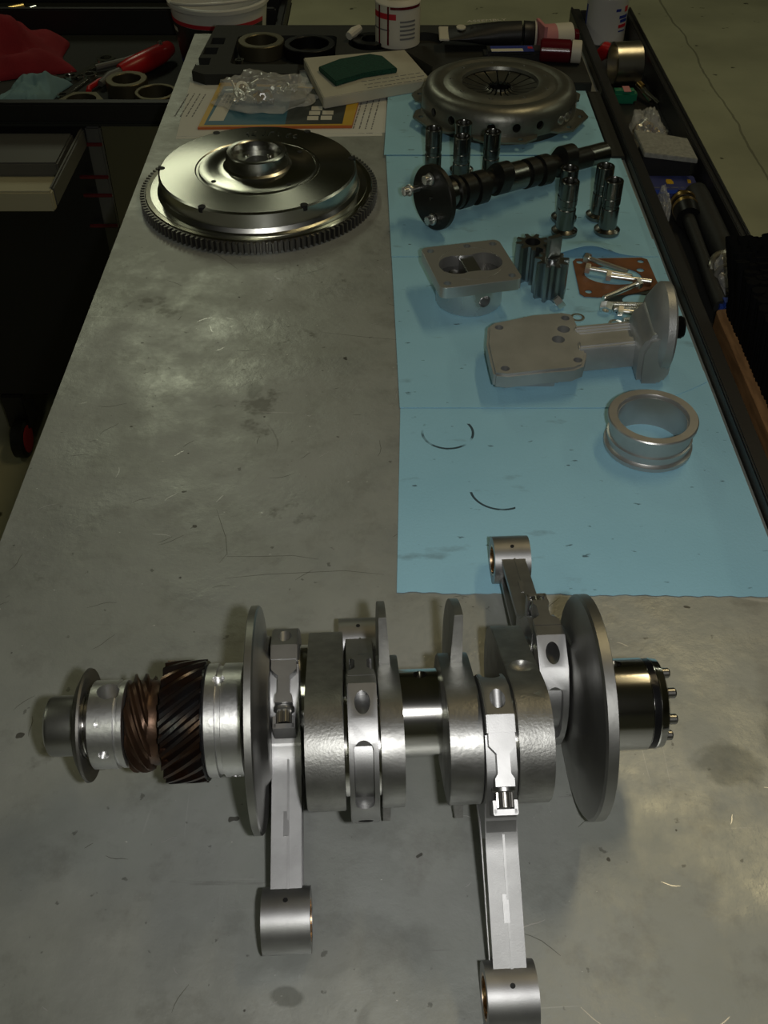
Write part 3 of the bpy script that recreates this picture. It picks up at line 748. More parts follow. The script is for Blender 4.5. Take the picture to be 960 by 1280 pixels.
# ------------------------------------------------------------------ gaskets, bolts, nuts, washers
def gasket(name, label, pts, z, th, mt, oval, holes):
    cxm = sum(p[0] for p in pts) / len(pts); cym = sum(p[1] for p in pts) / len(pts)
    o = thing(name, label, 'gasket', (cxm, cym, z))
    MB().prism([(x - cxm, y - cym) for x, y in pts], 0, th, [[(x - cxm, y - cym) for x, y in h] for h in [oval] + holes]).build('gasket_sheet', mt, o, 30)
    return o
def ell(cx_, cy_, a, b, rot=0, n=32):
    return [(cx_ + a * math.cos(2 * PI * k / n) * math.cos(rot) - b * math.sin(2 * PI * k / n) * math.sin(rot), cy_ + a * math.cos(2 * PI * k / n) * math.sin(rot) + b * math.sin(2 * PI * k / n) * math.cos(rot)) for k in range(n)]
gp = [(.2075, 1.0035), (.2790, 1.0060), (.2845, 1.0020), (.2865, .9480), (.2800, .9420), (.2520, .9320), (.2200, .9260), (.2060, .9275), (.2020, .9330), (.2035, .9980)]
gasket('gasket', 'brown paper gasket with oval opening under the bright bolts', gp, .0026, .0009, M['gasket'],
       ell(.2420, .9690, .0300, .0190, R(-6)), [ell(.2105, .9965, .0036, .0036), ell(.2765, .9980, .0036, .0036), ell(.2730, .9800, .0042, .0042), ell(.2115, .9365, .0036, .0036)])
gp2 = [(.2290, .9390), (.2960, .9480), (.3000, .9440), (.2950, .8930), (.2350, .8960), (.2250, .9200)]
gasket('gasket', 'dark green gasket corner showing beneath the brown gasket', gp2, .0019, .0006, M['gasket_dark'], ell(.262, .921, .018, .012), [])
def hexbolt(label, a, b, z, grp, head=True):
    a = Vector((a[0], a[1], z)); b = Vector((b[0], b[1], z - (.0015 if head else 0))); d = (b - a); Lb = d.length
    o = thing('hex_bolt' if head else 'threaded_stud', label, 'bolt' if head else 'stud', (a.x, a.y, 0), 0, grp)
    F_ = frame((0, 0, a.z), d, (0, 0, 1))
    if head:
        MB().prism(circ(.0060, 6), 0, .0052, M=F_).build('bolt_head', M['zinc'], o, 20, .0005)
        MB().lathe([(.005, 0), (.005, .0028), (Lb - .001, .0028), (Lb, .0020), (Lb, 0)], 14, M=F_).build('shank', M['zinc'], o, 30)
    else:
        prof = [(0, 0), (0, .0022)]; n = int(Lb / .0013)
        for i in range(n):
            prof += [(.0005 + i * .0013, .0032), (.0011 + i * .0013, .0026)]
        MB().lathe(prof + [(Lb, .0022), (Lb, 0)], 14, M=F_).build('thread', M['zinc'], o, 40)
    return o
GB2 = 'bright zinc fasteners beside the filter flange casting'
hexbolt('bright hex bolt on the brown gasket, resting along its far edge', (.2150, .9930), (.2560, .9655), .0110, GB2)
hexbolt('bright hex bolt lying between two others over the gasket opening', (.2130, .9745), (.2600, .9590), .0090, GB2)
hexbolt('bright hex bolt reaching across the middle of the gasket to its small holes', (.2325, .9590), (.2790, .9490), .0090, GB2)
hexbolt('bright hex bolt pointing the other way on the brown gasket edge', (.2640, .9415), (.2225, .9140), .0105, GB2)
hexbolt('bright hex bolt lying among the studs behind the filter flange neck', (.2335, .8915), (.2630, .8870), .0088, GB2)
hexbolt('long bright threaded stud touching the brown gasket edge', (.2250, .9080), (.2660, .9060), .0060, GB2, False)
hexbolt('bright threaded stud between the longer stud and a hex bolt', (.2305, .8990), (.2650, .8985), .0060, GB2, False)
hexbolt('short bright stud beside a washer behind the filter flange neck', (.2370, .8790), (.2500, .8805), .0052, GB2, False)
def nut(label, x, y, rz, tilt):
    o = thing('hex_nut', label, 'nut', (x, y, .0018), rz, GB2)
    F_ = frame((0, 0, .0062), (math.sin(tilt), 0, math.cos(tilt)))
    MB().prism(circ(.0068, 6), -.0036, .0036, [circ(.0036, 18)], M=F_).build('nut_body', M['zinc'], o, 20)
nut('bright hex nut on blue paper in front of the pump gears', .1770, .9080, 20, R(55)); nut('bright hex nut beside the studs and brown gasket', .2235, .8990, 70, R(60))
for x, y, WS in ((.1935, .8880, 'bright spring washer at the corner of the drilled mounting plate'), (.2300, .8770, 'bright spring washer beside the short stud and casting neck')):
    o = MB().lathe([(-.0007, .0046), (-.0007, .0072), (.0007, .0072), (.0007, .0046)], 28, closed=True).build('spring_washer', M['zinc']); o.location = (x, y, T + .0027); tag(o, WS, 'washer', GB2)

# ------------------------------------------------------------------ filter flange casting
fc = thing('filter_flange_casting', 'grey cast alloy oil filter flange with drilled mounting plate and round end', 'casting', (.14, .80, .0018))
px_ = [(.1030, .8350), (.1180, .8400), (.1420, .8490), (.1700, .8530), (.1800, .8500), (.1820, .8300), (.1850, .8080), (.1840, .7820), (.1790, .7660), (.1700, .7600), (.1420, .7560), (.1100, .7500), (.0975, .7520), (.0960, .7700), (.0945, .8000), (.0975, .8280)]
pl = MB().prism([(x - .14, y - .80) for x, y in px_], .0145, .0300).build('mounting_plate', M['cast_alu'], fc, 40, .0022)
kc = MB()
for x, y, r in ((.1080, .8260, .0040), (.1720, .8420, .0040), (.1680, .8230, .0060), (.1610, .8060, .0060), (.1745, .7730, .0040), (.1080, .7600, .0040)):
    kc.lathe([(.018, 0), (.018, r), (.05, r), (.05, 0)], 20, c=(x - .14, y - .80, 0))
cut(pl, kc, 40)
MB().box(-.030, .020, -.030, .030, 0, .0160).build('underside_boss', M['cast_alu'], fc, 40, .004)
# square tubular neck with a channel along its top
nk = [(-.0200, .0060), (.0180, .0060), (.0205, .0110), (.0205, .0300), (.0180, .0330), (.0130, .0330), (.0100, .0290), (-.0040, .0290), (-.0085, .0330), (-.0180, .0330), (-.0200, .0300)]
MN = frame((.0380, .0070, 0), (.068, .0110, 0), (0, 1, 0))
MN = Matrix.Translation((.0380, .0065, 0)) @ Matrix(((0, 0, .985), (.97, 0, .16), (0, 1, 0))).to_4x4()
MB().prism(nk, 0, .066, M=MN).build('neck', M['cast_alu'], fc, 40, .0014)
# bulbous boss
bo = MB().prism([(-.0130, .010), (-.0110, .0), (.0110, .0), (.0165, .010), (.0175, .036), (.0110, .0520), (.0020, .0560), (-.0090, .0500), (-.0140, .0360)], -.0310, .0310, M=Matrix.Translation((.1040, .0050, 0)) @ Matrix(((1, 0, 0), (0, 0, 1), (0, 1, 0))).to_4x4()).build('filter_boss', M['cast_alu'], fc, 50, .006)
ND = Vector((1, -.02, 0)).normalized()
MB().lathe([(-.010, 0), (-.010, .030), (-.003, .0385), (0, .0412), (.0065, .0412), (.0085, .0395), (.0085, 0)], 72, M=frame((.1115, .0095, .0412), ND)).build('filter_seat', M['cast_alu'], fc, 40)
pr = [(.008, 0), (.008, .0095)]
for i in range(9): pr += [(.0090 + i * .0015, .0105), (.0098 + i * .0015, .0095)]
MB().lathe(pr + [(.0235, .0090), (.0235, 0)], 28, M=frame((.1115, .0095, .0412), ND)).build('threaded_nipple', M['black_thread'], fc, 40)['label'] = 'black threaded nipple'

# ------------------------------------------------------------------ ring spacer
sp_ = thing('ring_spacer', 'grey alloy ring with two flanges standing alone on blue paper', 'ring', (.2268, .6905, .0008))
MB().lathe([(0, .0290), (0, .0362), (.0010, .0375), (.0045, .0375), (.0055, .0358), (.0065, .0348), (.0105, .0345), (.0112, .0360), (.0135, .0360), (.0142, .0345), (.0255, .0348), (.0268, .0362), (.0280, .0378), (.0310, .0378), (.0320, .0370), (.0320, .0302), (.0310, .0296), (.0285, .0292), (.0285, .0288)], 88, closed=True).build('ring_body', M['spacer'], sp_, 30)
# ------------------------------------------------------------------ items at the far end of the bench
def text(body, size, mt, parent, Mx, name='lettering', ext=.0002):
    c = bpy.data.curves.new('t', 'FONT'); c.body = body; c.size = size; c.extrude = ext; c.align_x = 'CENTER'; c.align_y = 'CENTER'; c.resolution_u = 3
    o = bpy.data.objects.new('t', c); COL.objects.link(o)
    dg = bpy.context.evaluated_depsgraph_get(); dg.update()
    me = bpy.data.meshes.new_from_object(o.evaluated_get(dg)); bpy.data.objects.remove(o); bpy.data.curves.remove(c)
    me.transform(Mx); me.name = name
    t = bpy.data.objects.new(name, me); COL.objects.link(t); me.materials.clear(); me.materials.append(mt); t.parent = parent
    return t
def lines(name, parent, rows, mt, Mx, seed=1, h=.0016):
    rr = random.Random(seed); b = MB()
    for (x0, x1, y) in rows:
        x = x0
        while x < x1:
            w_ = rr.uniform(.003, .012); b.box(x, min(x + w_, x1), y, y + h, 0, .0001, M=Mx); x += w_ + .0025
    return b.build(name, mt, parent, 0)

# printed sheets
p_a = thing('printed_sheet', 'white printed sheet lying flat beneath the yellow bordered booklet', 'paper', (-.13, 1.43, .0001), 0)
MB().prism([(-.150, .100), (-.142, -.105), (.146, -.092), (.128, .060)], 0, .0003).build('sheet', M['paper'], p_a, 0)
MT = Matrix.Translation((0, 0, .00032))
lines('printed_text', p_a, [(-.055, .025, .112 + .008 * i) for i in range(4)], M['ink'], MT @ Matrix.Rotation(R(84), 4, 'Z') @ Matrix.Translation((.0, .012, 0)), 3)
lines('printed_text', p_a, [(-.070, .035, -.122 + .008 * i) for i in range(4)], M['ink'], MT @ Matrix.Rotation(R(84), 4, 'Z') @ Matrix.Translation((0, 0, 0)), 4)
p_b = thing('printed_sheet', 'second white sheet peeping out below the first, by the flywheel', 'paper', (-.12, 1.38, .0), 0)
MB().prism([(-.150, .06), (-.152, -.062), (.118, -.052), (.110, .06)], -.0001, .0001).build('sheet', M['paper'], p_b, 0)
lines('printed_text', p_b, [(-.02, .105, -.0445)], M['ink'], Matrix.Translation((0, 0, .00012)), 5, .004)
# booklet with yellow border
bk = thing('booklet', 'yellow bordered booklet with teal and black cover under the parts bag', 'booklet', (-.1415, 1.418, .0006), 0)
BQ = [(-.1050, -.0720), (.0990, -.0672), (.1090, .0400), (.1030, .0560), (-.0930, .0850)]
MB().prism(BQ, 0, .0030).build('pages', M['orange'], bk, 0)
MB().prism([(-.1045, -.0690), (.0990, -.0650), (.1085, .0400), (.1025, .0555), (-.0930, .0845)], .0030, .0033).build('cover', M['yellow'], bk, 0)
MB().prism([(-.0975, -.0650), (.0100, -.0630), (.0120, .0650), (-.0860, .0690)], .0033, .0035).build('cover_panel', M['teal'], bk, 0)
MB().prism([(.0100, -.0630), (.0860, -.0610), (.0930, .0520), (.0120, .0650)], .0033, .0035).build('cover_panel', M['blackp'], bk, 0)
MB().prism([(-.0930, -.0520), (-.0730, -.0515), (-.0640, .0440), (-.0820, .0440)], .0035, .0037).build('cover_label', M['cream'], bk, 0)
lines('label_print', bk, [(-.012, .014, .0035), (-.012, .014, -.0015), (-.012, .010, -.0065)], M['ink'], Matrix.Translation((-.0745, .020, .0038)) @ Matrix.Rotation(R(84), 4, 'Z'), 21, .003)
for i, (x, y) in enumerate(((.046, -.043), (.064, -.042), (.0475, -.026), (.0655, -.025), (.050, -.010))):
    MB().box(x - .0075, x + .0075, y - .0065, y + .0065, .0035, .0037).build('cover_picture', M['cream'], bk, 0)
# bag of small parts
def bag(name, label, loc, a, b, h, seed, parts=(), mt=None, amp=.30, rz=0):
    o = thing(name, label, 'plastic bag', loc, rz)
    vs = []; fs = []; nu, nv = 48, 20
    for j in range(nv + 1):
        t = j / nv; el = t * PI / 2
        for i in range(nu):
            an = 2 * PI * i / nu; d = Vector((math.cos(an) * math.cos(el), math.sin(an) * math.cos(el), math.sin(el)))
            k = 1 + amp * noise.noise(d * 2.3 + Vector((seed, 0, 0))) + amp * .30 * noise.noise(d * 5.5 + Vector((0, seed, 0)))
            rz_ = .55 + .45 * abs(math.cos(an)) if seed % 2 else 1
            vs.append((a * k * math.cos(an) * math.cos(el) ** .8, b * k * math.sin(an) * math.cos(el) ** .8, max(.0006, h * math.sin(el) * (k + .11 * noise.noise(d * 13)))))
    for j in range(nv):
        for i in range(nu):
            i2 = (i + 1) % nu; fs.append((j * nu + i, j * nu + i2, (j + 1) * nu + i2, (j + 1) * nu + i))
    fs.append(tuple(range(nu)))
    MB().add(vs, fs).build('film', mt or M['film'], o, 30)
    rr = random.Random(seed)
    for kd in parts:
        p = (rr.uniform(-.6, .6) * a, rr.uniform(-.5, .5) * b, rr.uniform(.20, .42) * h); F_ = frame(p, (rr.uniform(-1, 1), rr.uniform(-1, 1), rr.uniform(.1, 1)))
        if kd == 'nut': MB().prism(circ(.0050, 6), -.002, .002, [circ(.0028, 14)], M=F_).build('bagged_nut', M['zinc'], o, 20)
        elif kd == 'brass': MB().lathe([(-.004, .004), (-.004, .007), (.004, .007), (.004, .004)], 20, M=F_, closed=True).build('bagged_bush', M['brass'], o)
        elif kd == 'bolt': MB().prism(circ(.0042, 6), 0, .0035, M=F_).lathe([(.0035, 0), (.0035, .002), (.017, .002), (.017, 0)], 12, M=F_).build('bagged_bolt', M['zinc'], o, 20)
        else: MB().lathe([(-.001, .006), (-.001, .010), (.001, .010), (.001, .006)], 24, M=F_, closed=True).build('bagged_washer', M['zinc'], o)
    return o
bag('parts_bag', 'crinkled clear bag of small fasteners lying on the yellow booklet', (-.1640, 1.436, .0045), .068, .050, .030, 5, ['nut'] * 6 + ['bolt'] * 6 + ['washer'] * 5 + ['brass'] * 2)
# carton with scouring pad
ct = thing('carton', 'flat off-white carton carrying the green scouring pad', 'carton', (-.024, 1.505, .0042))
MB().prism([(-.0935, .0500), (.0550, .0830), (.0895, -.0320), (-.0580, -.1000)], 0, .0150).build('carton_body', M['box_card'], ct, 30, .0012)
lines('carton_print', ct, [(-.03, .06, -.052 + .012 * i) for i in range(3)], M['ink'], Matrix.Translation((.01, -.006, .01505)) @ Matrix.Rotation(R(22), 4, 'Z'), 9, .002)
gp_ = thing('scouring_pad', 'dark green scouring pad lying on the off-white carton', 'scouring pad', (-.0370, 1.5010, .0196))
pv = [(-.0560, -.0010), (-.0270, .0300), (.0160, .0500), (.0350, .0420), (.0560, -.0060), (.0100, -.0250), (-.0300, -.0570)]
MB().prism(pv, 0, .0070).build('pad_fibre', M['scour'], gp_, 30, .0012)
# foam tray with round pockets along the back
ft = thing('foam_tray', 'black foam tool tray with square and round pockets across the bench end', 'foam tray', (0, 1.60, .0001))
fo = [(-.2760, -.085), (-.2560, -.100), (-.124, -.0955), (-.124, -.0420), (.033, -.0100), (.0690, -.0700), (.0690, -.1060), (.27, -.130), (.292, -.130), (.292, .108), (-.2640, .108)]
fm = MB().prism(fo, 0, .0150).build('foam', M['black_foam'], ft, 30, .0010)
kc = MB(); kc.prism(rrect(-.224, -.072, -.060, .060, .010), .0030, .05)
kc.lathe([(.003, 0), (.003, .034), (.05, .034), (.05, 0)], 36, c=(-.020, .030, 0)); kc.lathe([(.003, 0), (.003, .030), (.05, .030), (.05, 0)], 36, c=(.062, .045, 0))
for i in range(3): kc.box(-.274 + .006 * i, -.254 + .006 * i, -.062 + .042 * i, -.034 + .042 * i, .003, .05)
cut(fm, kc, 30)
def plain_ring(name, label, x, y, z, ri, ro, h, mt, cat='ring', grp=None):
    o = MB().lathe([(0, ri), (0, ro - .001), (.001, ro), (h - .001, ro), (h, ro - .001), (h, ri + .001), (h - .001, ri)], 48, closed=True).build(name, mt); o.location = (x, y, z + T)
    return tag(o, label, cat, grp)
plain_ring('bearing_ring', 'dull brass coloured bearing ring in the square foam pocket', -.184, 1.612, .0031, .0235, .0345, .022, M['dullbrown'])
plain_ring('bearing_ring', 'wide black bearing ring in the square foam pocket', -.112, 1.610, .0031, .0290, .0385, .018, M['black_thread'])
plain_ring('bearing_ring', 'small black ring in a round foam pocket behind the carton', -.020, 1.630, .0031, .0140, .0280, .018, M['black_thread'])
cl_ = MB().tube([(-.053, 1.632, .0235), (-.046, 1.642, .0260), (-.036, 1.650, .0300)], [.006, .0075, .005], 10).build('beige_clip', M['cream']); cl_.location.z = T; tag(cl_, 'small beige plastic clip lying over the black rings', 'clip')
ht = thing('chrome_socket', 'small bright socket in the square foam pocket', 'socket', (-.212, 1.560, .0031)); MB().lathe([(0, 0), (0, .006), (.012, .0065), (.012, .004), (.004, .0035), (.004, 0)], 20).build('socket_body', M['chrome'], ht)
# solvent can
cn = thing('cement_can', 'dribbled red and white can with a dark screw cap on the foam tray', 'can', (.0205, 1.6300, .0152))
MB().lathe([(0, 0), (0, .0320), (.0015, .0335), (.0590, .0335), (.0600, .0342), (.0615, .0335), (.0660, .0270), (.0665, .0200), (.0665, 0)], 48).build('can_body', M['cream'], cn, 30)
MB().lathe([(.0660, 0), (.0660, .0205), (.0680, .0215), (.0790, .0215), (.0805, .0200), (.0805, 0)], 36).build('screw_cap', M['tin'], cn, 30)
def patch(name, r, a0, a1, z0, z1, mt, parent, n=14, th=.0004):
    vs = []; fs = []
    for k in range(n + 1):
        a = R(a0 + (a1 - a0) * k / n)
        for rr, z in ((r, z0), (r, z1), (r + th, z1), (r + th, z0)): vs.append((rr * math.cos(a), rr * math.sin(a), z))
    for k in range(n):
        for q in range(4): fs.append((4 * k + q, 4 * k + (q + 1) % 4, 4 * k + 4 + (q + 1) % 4, 4 * k + 4 + q))
    fs += [(0, 1, 2, 3), (4 * n, 4 * n + 1, 4 * n + 2, 4 * n + 3)]
    return MB().add(vs, fs).build(name, mt, parent, 30)
patch('red_band', .0336, -170, -95, .042, .050, M['red_ink'], cn); patch('red_dribble', .0337, -110, -20, .056, .0600, M['maroon'], cn)
for a, z in ((-146, .002), (-118, .006)): patch('dribble', .0338, a, a + 5, z, .060, M['maroon'], cn, 3)
patch('label_rule', .0337, -172, -112, .026, .028, M['ink'], cn)
for i in range(5): patch('label_text', .0337, -85, -42, .014 + .006 * i, .0165 + .006 * i, M['ink'], cn)
# tube of assembly lube
tb = thing('lube_tube', 'black squeeze tube with white crimp and round cap on the foam tray', 'tube', (.158, 1.6130, .0152), -1)
vs = []; fs = []; n = 24; st = [(-.062, .0275, .0022), (-.052, .0272, .0045), (-.020, .0240, .0120), (.015, .0200, .0170), (.046, .0180, .0180), (.048, .0100, .0100), (.052, .0090, .0090)]
for x, a, b in st:
    vs += [(x, a * math.cos(2 * PI * k / n), .018 + b * math.sin(2 * PI * k / n)) for k in range(n)]
for j in range(len(st) - 1):
    for k in range(n): fs.append((j * n + k, j * n + (k + 1) % n, (j + 1) * n + (k + 1) % n, (j + 1) * n + k))
fs += [tuple(range(n)), tuple(range((len(st) - 1) * n, len(st) * n))]
MB().add(vs, fs).build('tube_body', M['black_plastic'], tb, 40)
MB().box(-.076, -.061, -.0275, .0275, .0165, .0195).build('crimp', M['cream'], tb, 30, .0008)
MB().lathe([(.050, 0), (.050, .0185), (.066, .0175), (.068, .0160), (.068, 0)], 32, 'x', c=(0, 0, .018)).build('tube_cap', M['black_plastic'], tb)
MB().lathe([(.0655, .0150), (.0655, .0188), (.0685, .0182), (.0685, .0150)], 32, 'x', c=(0, 0, .018), closed=True).build('cap_rim', M['cream'], tb)
MB().prism(ell(-.0435, 0, .0070, .0100), .0260, .0278).build('tube_emblem', M['cream'], tb, 0)
text('ASSEMBLY', .0130, M['cream'], tb, Matrix.Translation((-.006, .003, .0358)) @ Matrix.Rotation(R(-3), 4, 'Y'))
tb2 = thing('sealant_tube', 'black and blue printed tube half hidden behind the clutch plate', 'tube', (.205, 1.5600, .0152), 2)
MB().box(-.060, .030, -.016, .016, 0, .016).build('tube_body', M['black_plastic'], tb2, 30, .005); MB().box(-.050, .012, -.0150, .0090, .0160, .0163).build('tube_label', M['blue_ink'], tb2, 0); MB().box(-.050, -.004, -.0140, -.0030, .0163, .0165).build('tube_label', M['cream'], tb2, 0)
MB().box(.004, .011, -.004, .004, .0163, .0166).build('tube_mark', M['red_ink'], tb2, 0)
rs = thing('black_strip', 'narrow black strip lying along the tray rail beside the clutch plate', 'rubber strip', (.2945, 1.36, .0001))
MB().prism([(-.0085, -.105), (.0085, -.105), (.0085, .105), (-.0085, .105)], 0, .0050).build('strip_body', M['black_foam'], rs, 30, .0006)  # flat near-black strip laid beside the rail
# small bottles lying with pink and white labels
jb = thing('small_bottle', 'dark red bottle with pink and white label lying by the tray rail', 'bottle', (.258, 1.6000, .0152), 12)
MB().lathe([(-.028, 0), (-.028, .016), (-.026, .018), (.018, .018), (.024, .010), (.030, .009), (.030, 0)], 32, 'x', c=(0, 0, .018)).build('bottle_body', M['maroon'], jb)
MB().box(-.0295, -.0245, -.020, .020, .002, .040).build('pink_flap', M['pink'], jb, 30, .0005)
MB().lathe([(-.024, .0182), (-.024, .0187), (-.006, .0187), (-.006, .0182)], 32, 'x', c=(0, 0, .018), closed=True).build('label', M['pink'], jb)
MB().lathe([(-.006, .0182), (-.006, .0188), (.019, .0188), (.019, .0182)], 32, 'x', c=(0, 0, .018), closed=True).build('label', M['cream'], jb)
jc = thing('small_bottle', 'dark red bottle with a white cap lying next to the clutch plate', 'bottle', (.2560, 1.5480, .0152), -8)
MB().lathe([(-.030, 0), (-.030, .014), (-.028, .016), (.012, .016), (.016, .012), (.016, 0)], 32, 'x', c=(0, 0, .016)).build('bottle_body', M['maroon'], jc)
MB().lathe([(.015, 0), (.015, .0155), (.028, .0155), (.029, .0145), (.029, 0)], 32, 'x', c=(0, 0, .016)).build('bottle_cap', M['cream'], jc)

# ------------------------------------------------------------------ tool tray along the right edge of the bench
ty = thing('tool_tray', 'long black steel tool tray fixed along the bench edge', 'tray', (.355, .9, -.024))
def ty_box(name, x0, x1, y0, y1, z0, z1, bev=.0012): return bm_child(name, x0, x1, y0, y1, z0, z1, M['black_plastic'], bev, ty)
ty_box('tray_floor', .3045, .4030, .05, 1.795, -.024, -.021, .0005)
ty_box('rail', .3045, .3200, .05, 1.795, -.021, .0120); ty_box('rail_lip', .3045, .3085, .05, 1.795, .0121, .0150)
ty_box('rail', .3925, .4030, .05, 1.795, -.021, .0120); ty_box('rail_lip', .3990, .4030, .05, 1.795, .0121, .0150)
ty_box('end_plate', .3201, .3924, 1.790, 1.795, -.021, .0100)
ZB = -.0209
wb = thing('white_bottle', 'white plastic bottle with blue and red print and metal cap in the tray', 'bottle', (.3552, 1.748, ZB))
MB().lathe([(0, 0), (0, .0305), (.002, .0325), (.066, .0325), (.068, .0335), (.074, .0335), (.082, .0300), (.086, .0220), (.088, .0200), (.090, 0)], 56).build('bottle_body', M['white_plastic'], wb, 40)
MB().lathe([(.089, 0), (.089, .0200), (.090, .0210), (.100, .0210), (.101, .0200), (.101, 0)], 36).build('bottle_cap', M['tin'], wb)
for z0, z1, a0, a1, mt in ((.0520, .0560, -75, -60, 'blue_ink'), (.0500, .0580, -45, -30, 'red_ink'), (.0410, .0455, -62, -28, 'blue_ink'), (.0350, .0395, -58, -28, 'blue_ink'), (.0270, .0320, -62, -30, 'red_ink'), (.0210, .0230, -60, -34, 'blue_ink')):
    patch('label_print', .03255, a0, a1, z0, z1, M[mt], wb)
patch('label_print', .03255, -178, -168, .02, .056, M['blue_ink'], wb)
plain = MB().lathe([(-.019, .0270), (-.019, .0300), (.019, .0300), (.019, .0270)], 56, 'x', closed=True).build('sleeve_bearing', M['tin']); plain.location = (.3545, 1.560, T + ZB + .0302); plain.rotation_euler = (0, 0, R(6)); tag(plain, 'golden grey sleeve ring standing on edge in the tray', 'ring')
rh = thing('red_handled_pliers', 'red handles poking out behind the golden sleeve in the tray', 'pliers', (.357, 1.615, ZB))
for x0, x1, y0, y1 in ((-.0240, -.010, .030, .006), (.010, .0250, -.010, -.014)):
    MB().tube([(x0, y0, .012), ((x0 + x1) / 2, (y0 + y1) / 2, .024), (x1, y1, .026)], [.009, .012, .008], 14).build('handle', M['red'], rh)
MB().tube([(-.010, .006, .020), (.010, -.006, .020)], .006, 10).build('pivot', M['grey_metal'], rh)
sc = thing('wrapped_packet', 'green and pink wrapped packet beside the golden sleeve in the tray', 'packet', (.3480, 1.4930, ZB))
MB().box(-.022, .014, -.010, .010, 0, .018).build('wrapper', mat('green_wrapper', (.01, .16, .08), 0, .4), sc, 30, .004); MB().box(-.006, .004, -.0101, .0101, .0182, .0190).build('wrapper_stripe', M['pink'], sc, 0)
for i, (x, y, a) in enumerate(((.3730, 1.497, 112), (.3815, 1.490, 118))):
    o = thing('steel_rod', ('thin bright rod leaning beside the green packet in the tray', 'thin rod with brass tip beside the green packet in the tray')[i], 'rod', (x, y, ZB), a)
    MB().tube([(-.02, 0, .006), (.02, 0, .016)], .0026, 10).build('rod_shank', M['chrome'], o)
    if i: MB().lathe([(0, 0), (0, .005), (.010, .005), (.010, 0)], 14, M=frame((.018, 0, .0155), (1, 0, .25))).build('rod_tip', M['brass'], o)
bag('parts_bag', 'dusty clear bag of small fittings in the tray by the grey felt pad', (.3560, 1.368, ZB), .0225, .050, .032, 8, ['nut'] * 4 + ['brass'] * 3 + ['bolt'] * 3 + ['washer'] * 3)
fp = thing('felt_pad', 'grey speckled felt pad laid slanting across the tray', 'pad', (.3510, 1.262, .0124))
MB().prism([(-.0295, .044), (.0330, .016), (.0330, -.0440), (-.0290, -.0260)], 0, .0060).build('pad_sheet', M['grey_foam'], fp, 30, .0008)
db = thing('dark_box', 'dark cardboard box under the grey felt pad in the tray', 'box', (.3560, 1.255, ZB)); MB().box(-.033, .028, -.012, .022, 0, .030).build('box_body', M['black_plastic'], db, 30, .001)
bp_ = thing('blue_packet', 'blue packet with a yellow emblem lying in the tray', 'packet', (.3530, 1.207, ZB))
MB().prism([(-.0320, .024), (.0345, .024), (.0325, -.026), (-.0310, -.026)], 0, .0120).build('packet_body', mat('blue_packet_card', (.045, .055, .17), 0, .4), bp_, 30, .0015); MB().prism([(-.0310, -.0170), (.0325, -.0170), (.0322, -.0262), (-.0308, -.0262)], .0121, .0126).build('packet_edge', mat('bright_blue_edge', (.01, .04, .30), 0, .4), bp_, 0)
MB().prism([(-.004, .000), (.004, .000), (.0045, .006), (.003, .012), (-.003, .012), (-.0045, .006)], .0121, .0127).build('packet_emblem', M['yellow'], bp_, 0); MB().prism([(.022, .002), (.026, .002), (.027, .010), (.023, .012)], .0121, .0127).build('packet_emblem', M['yellow'], bp_, 0)
lines('packet_print', bp_, [(-.022, .022, -.010)], M['ink'], Matrix.Translation((0, 0, .0122)), 12, .0012)
gr = thing('rubber_grip_handle', 'fat black rubber grip handle lying in the tray', 'handle', (.3765, 1.100, ZB))
MB().lathe([(-.105, 0), (-.105, .008), (-.100, .0120), (-.080, .0135), (-.070, .0120), (-.060, .0135), (.060, .0145), (.075, .0140), (.082, .0100), (.084, 0)], 32, 'y', c=(0, 0, .0155)).build('grip', M['grip'], gr, 40); MB().tube([(0, -.104, .0155), (0, -.135, .0150)], .0075, 14).build('shank', M['grip'], gr)
bb_ = thing('breaker_bar', 'dark socket bar with brass collared head lying along the tray', 'socket bar', (.3420, 1.088, ZB), 0)
MB().tube([(.012, .030, .016), (.010, -.06, .014), (.007, -.12, .0135), (.006, -.165, .0135)], [.0075, .0068, .0075, .0080], 18).build('bar_shank', M['grip'], bb_)
MB().lathe([(0, 0), (0, .0140), (.010, .0150), (.022, .0150), (.024, .0125), (.030, .0125), (.032, .0140), (.040, .0135), (.042, 0)], 28, M=frame((.012, .022, .0160), (.05, 1, .02))).build('ratchet_head', M['black_thread'], bb_)
for t in (.020, .034): MB().lathe([(t, .0120), (t, .0153), (t + .006, .0153), (t + .006, .0120)], 28, M=frame((.012, .022, .0160), (.05, 1, .02)), closed=True).build('brass_collar', M['brass'], bb_)
MB().lathe([(.040, 0), (.040, .0095), (.056, .0085), (.056, 0)], 6, M=frame((.012, .022, .0160), (.05, 1, .02))).build('hex_drive', M['brass'], bb_, 20)
bag('parts_bag', 'clear film bag squeezed against the tray rail by the brass collared bar', (.3330, 1.150, ZB), .008, .026, .030, 12, ['nut'] * 2 + ['washer'])
bag('parts_bag', 'clear bag holding round clamps beside the bristle brush', (.3690, .985, ZB), .016, .038, .034, 3, ['washer'] * 4 + ['nut'] * 3 + ['bolt'] * 2)
for i, (y, r) in enumerate(((.995, .0150), (.972, .0130))):
    o = MB().tube([(r * math.cos(t / 24 * 2 * PI), .004 * math.sin(t / 4), r * math.sin(t / 24 * 2 * PI)) for t in range(25)], .0032, 10).build('hose_clamp', M['grey_metal' if i else 'tin']); o.location = (.366, y, T + ZB + .0185); o.rotation_euler = (R(-24), 0, R(20 - 30 * i)); tag(o, ('pale round clamp inside the clear bag', 'dark round clamp inside the clear bag')[i], 'clamp')
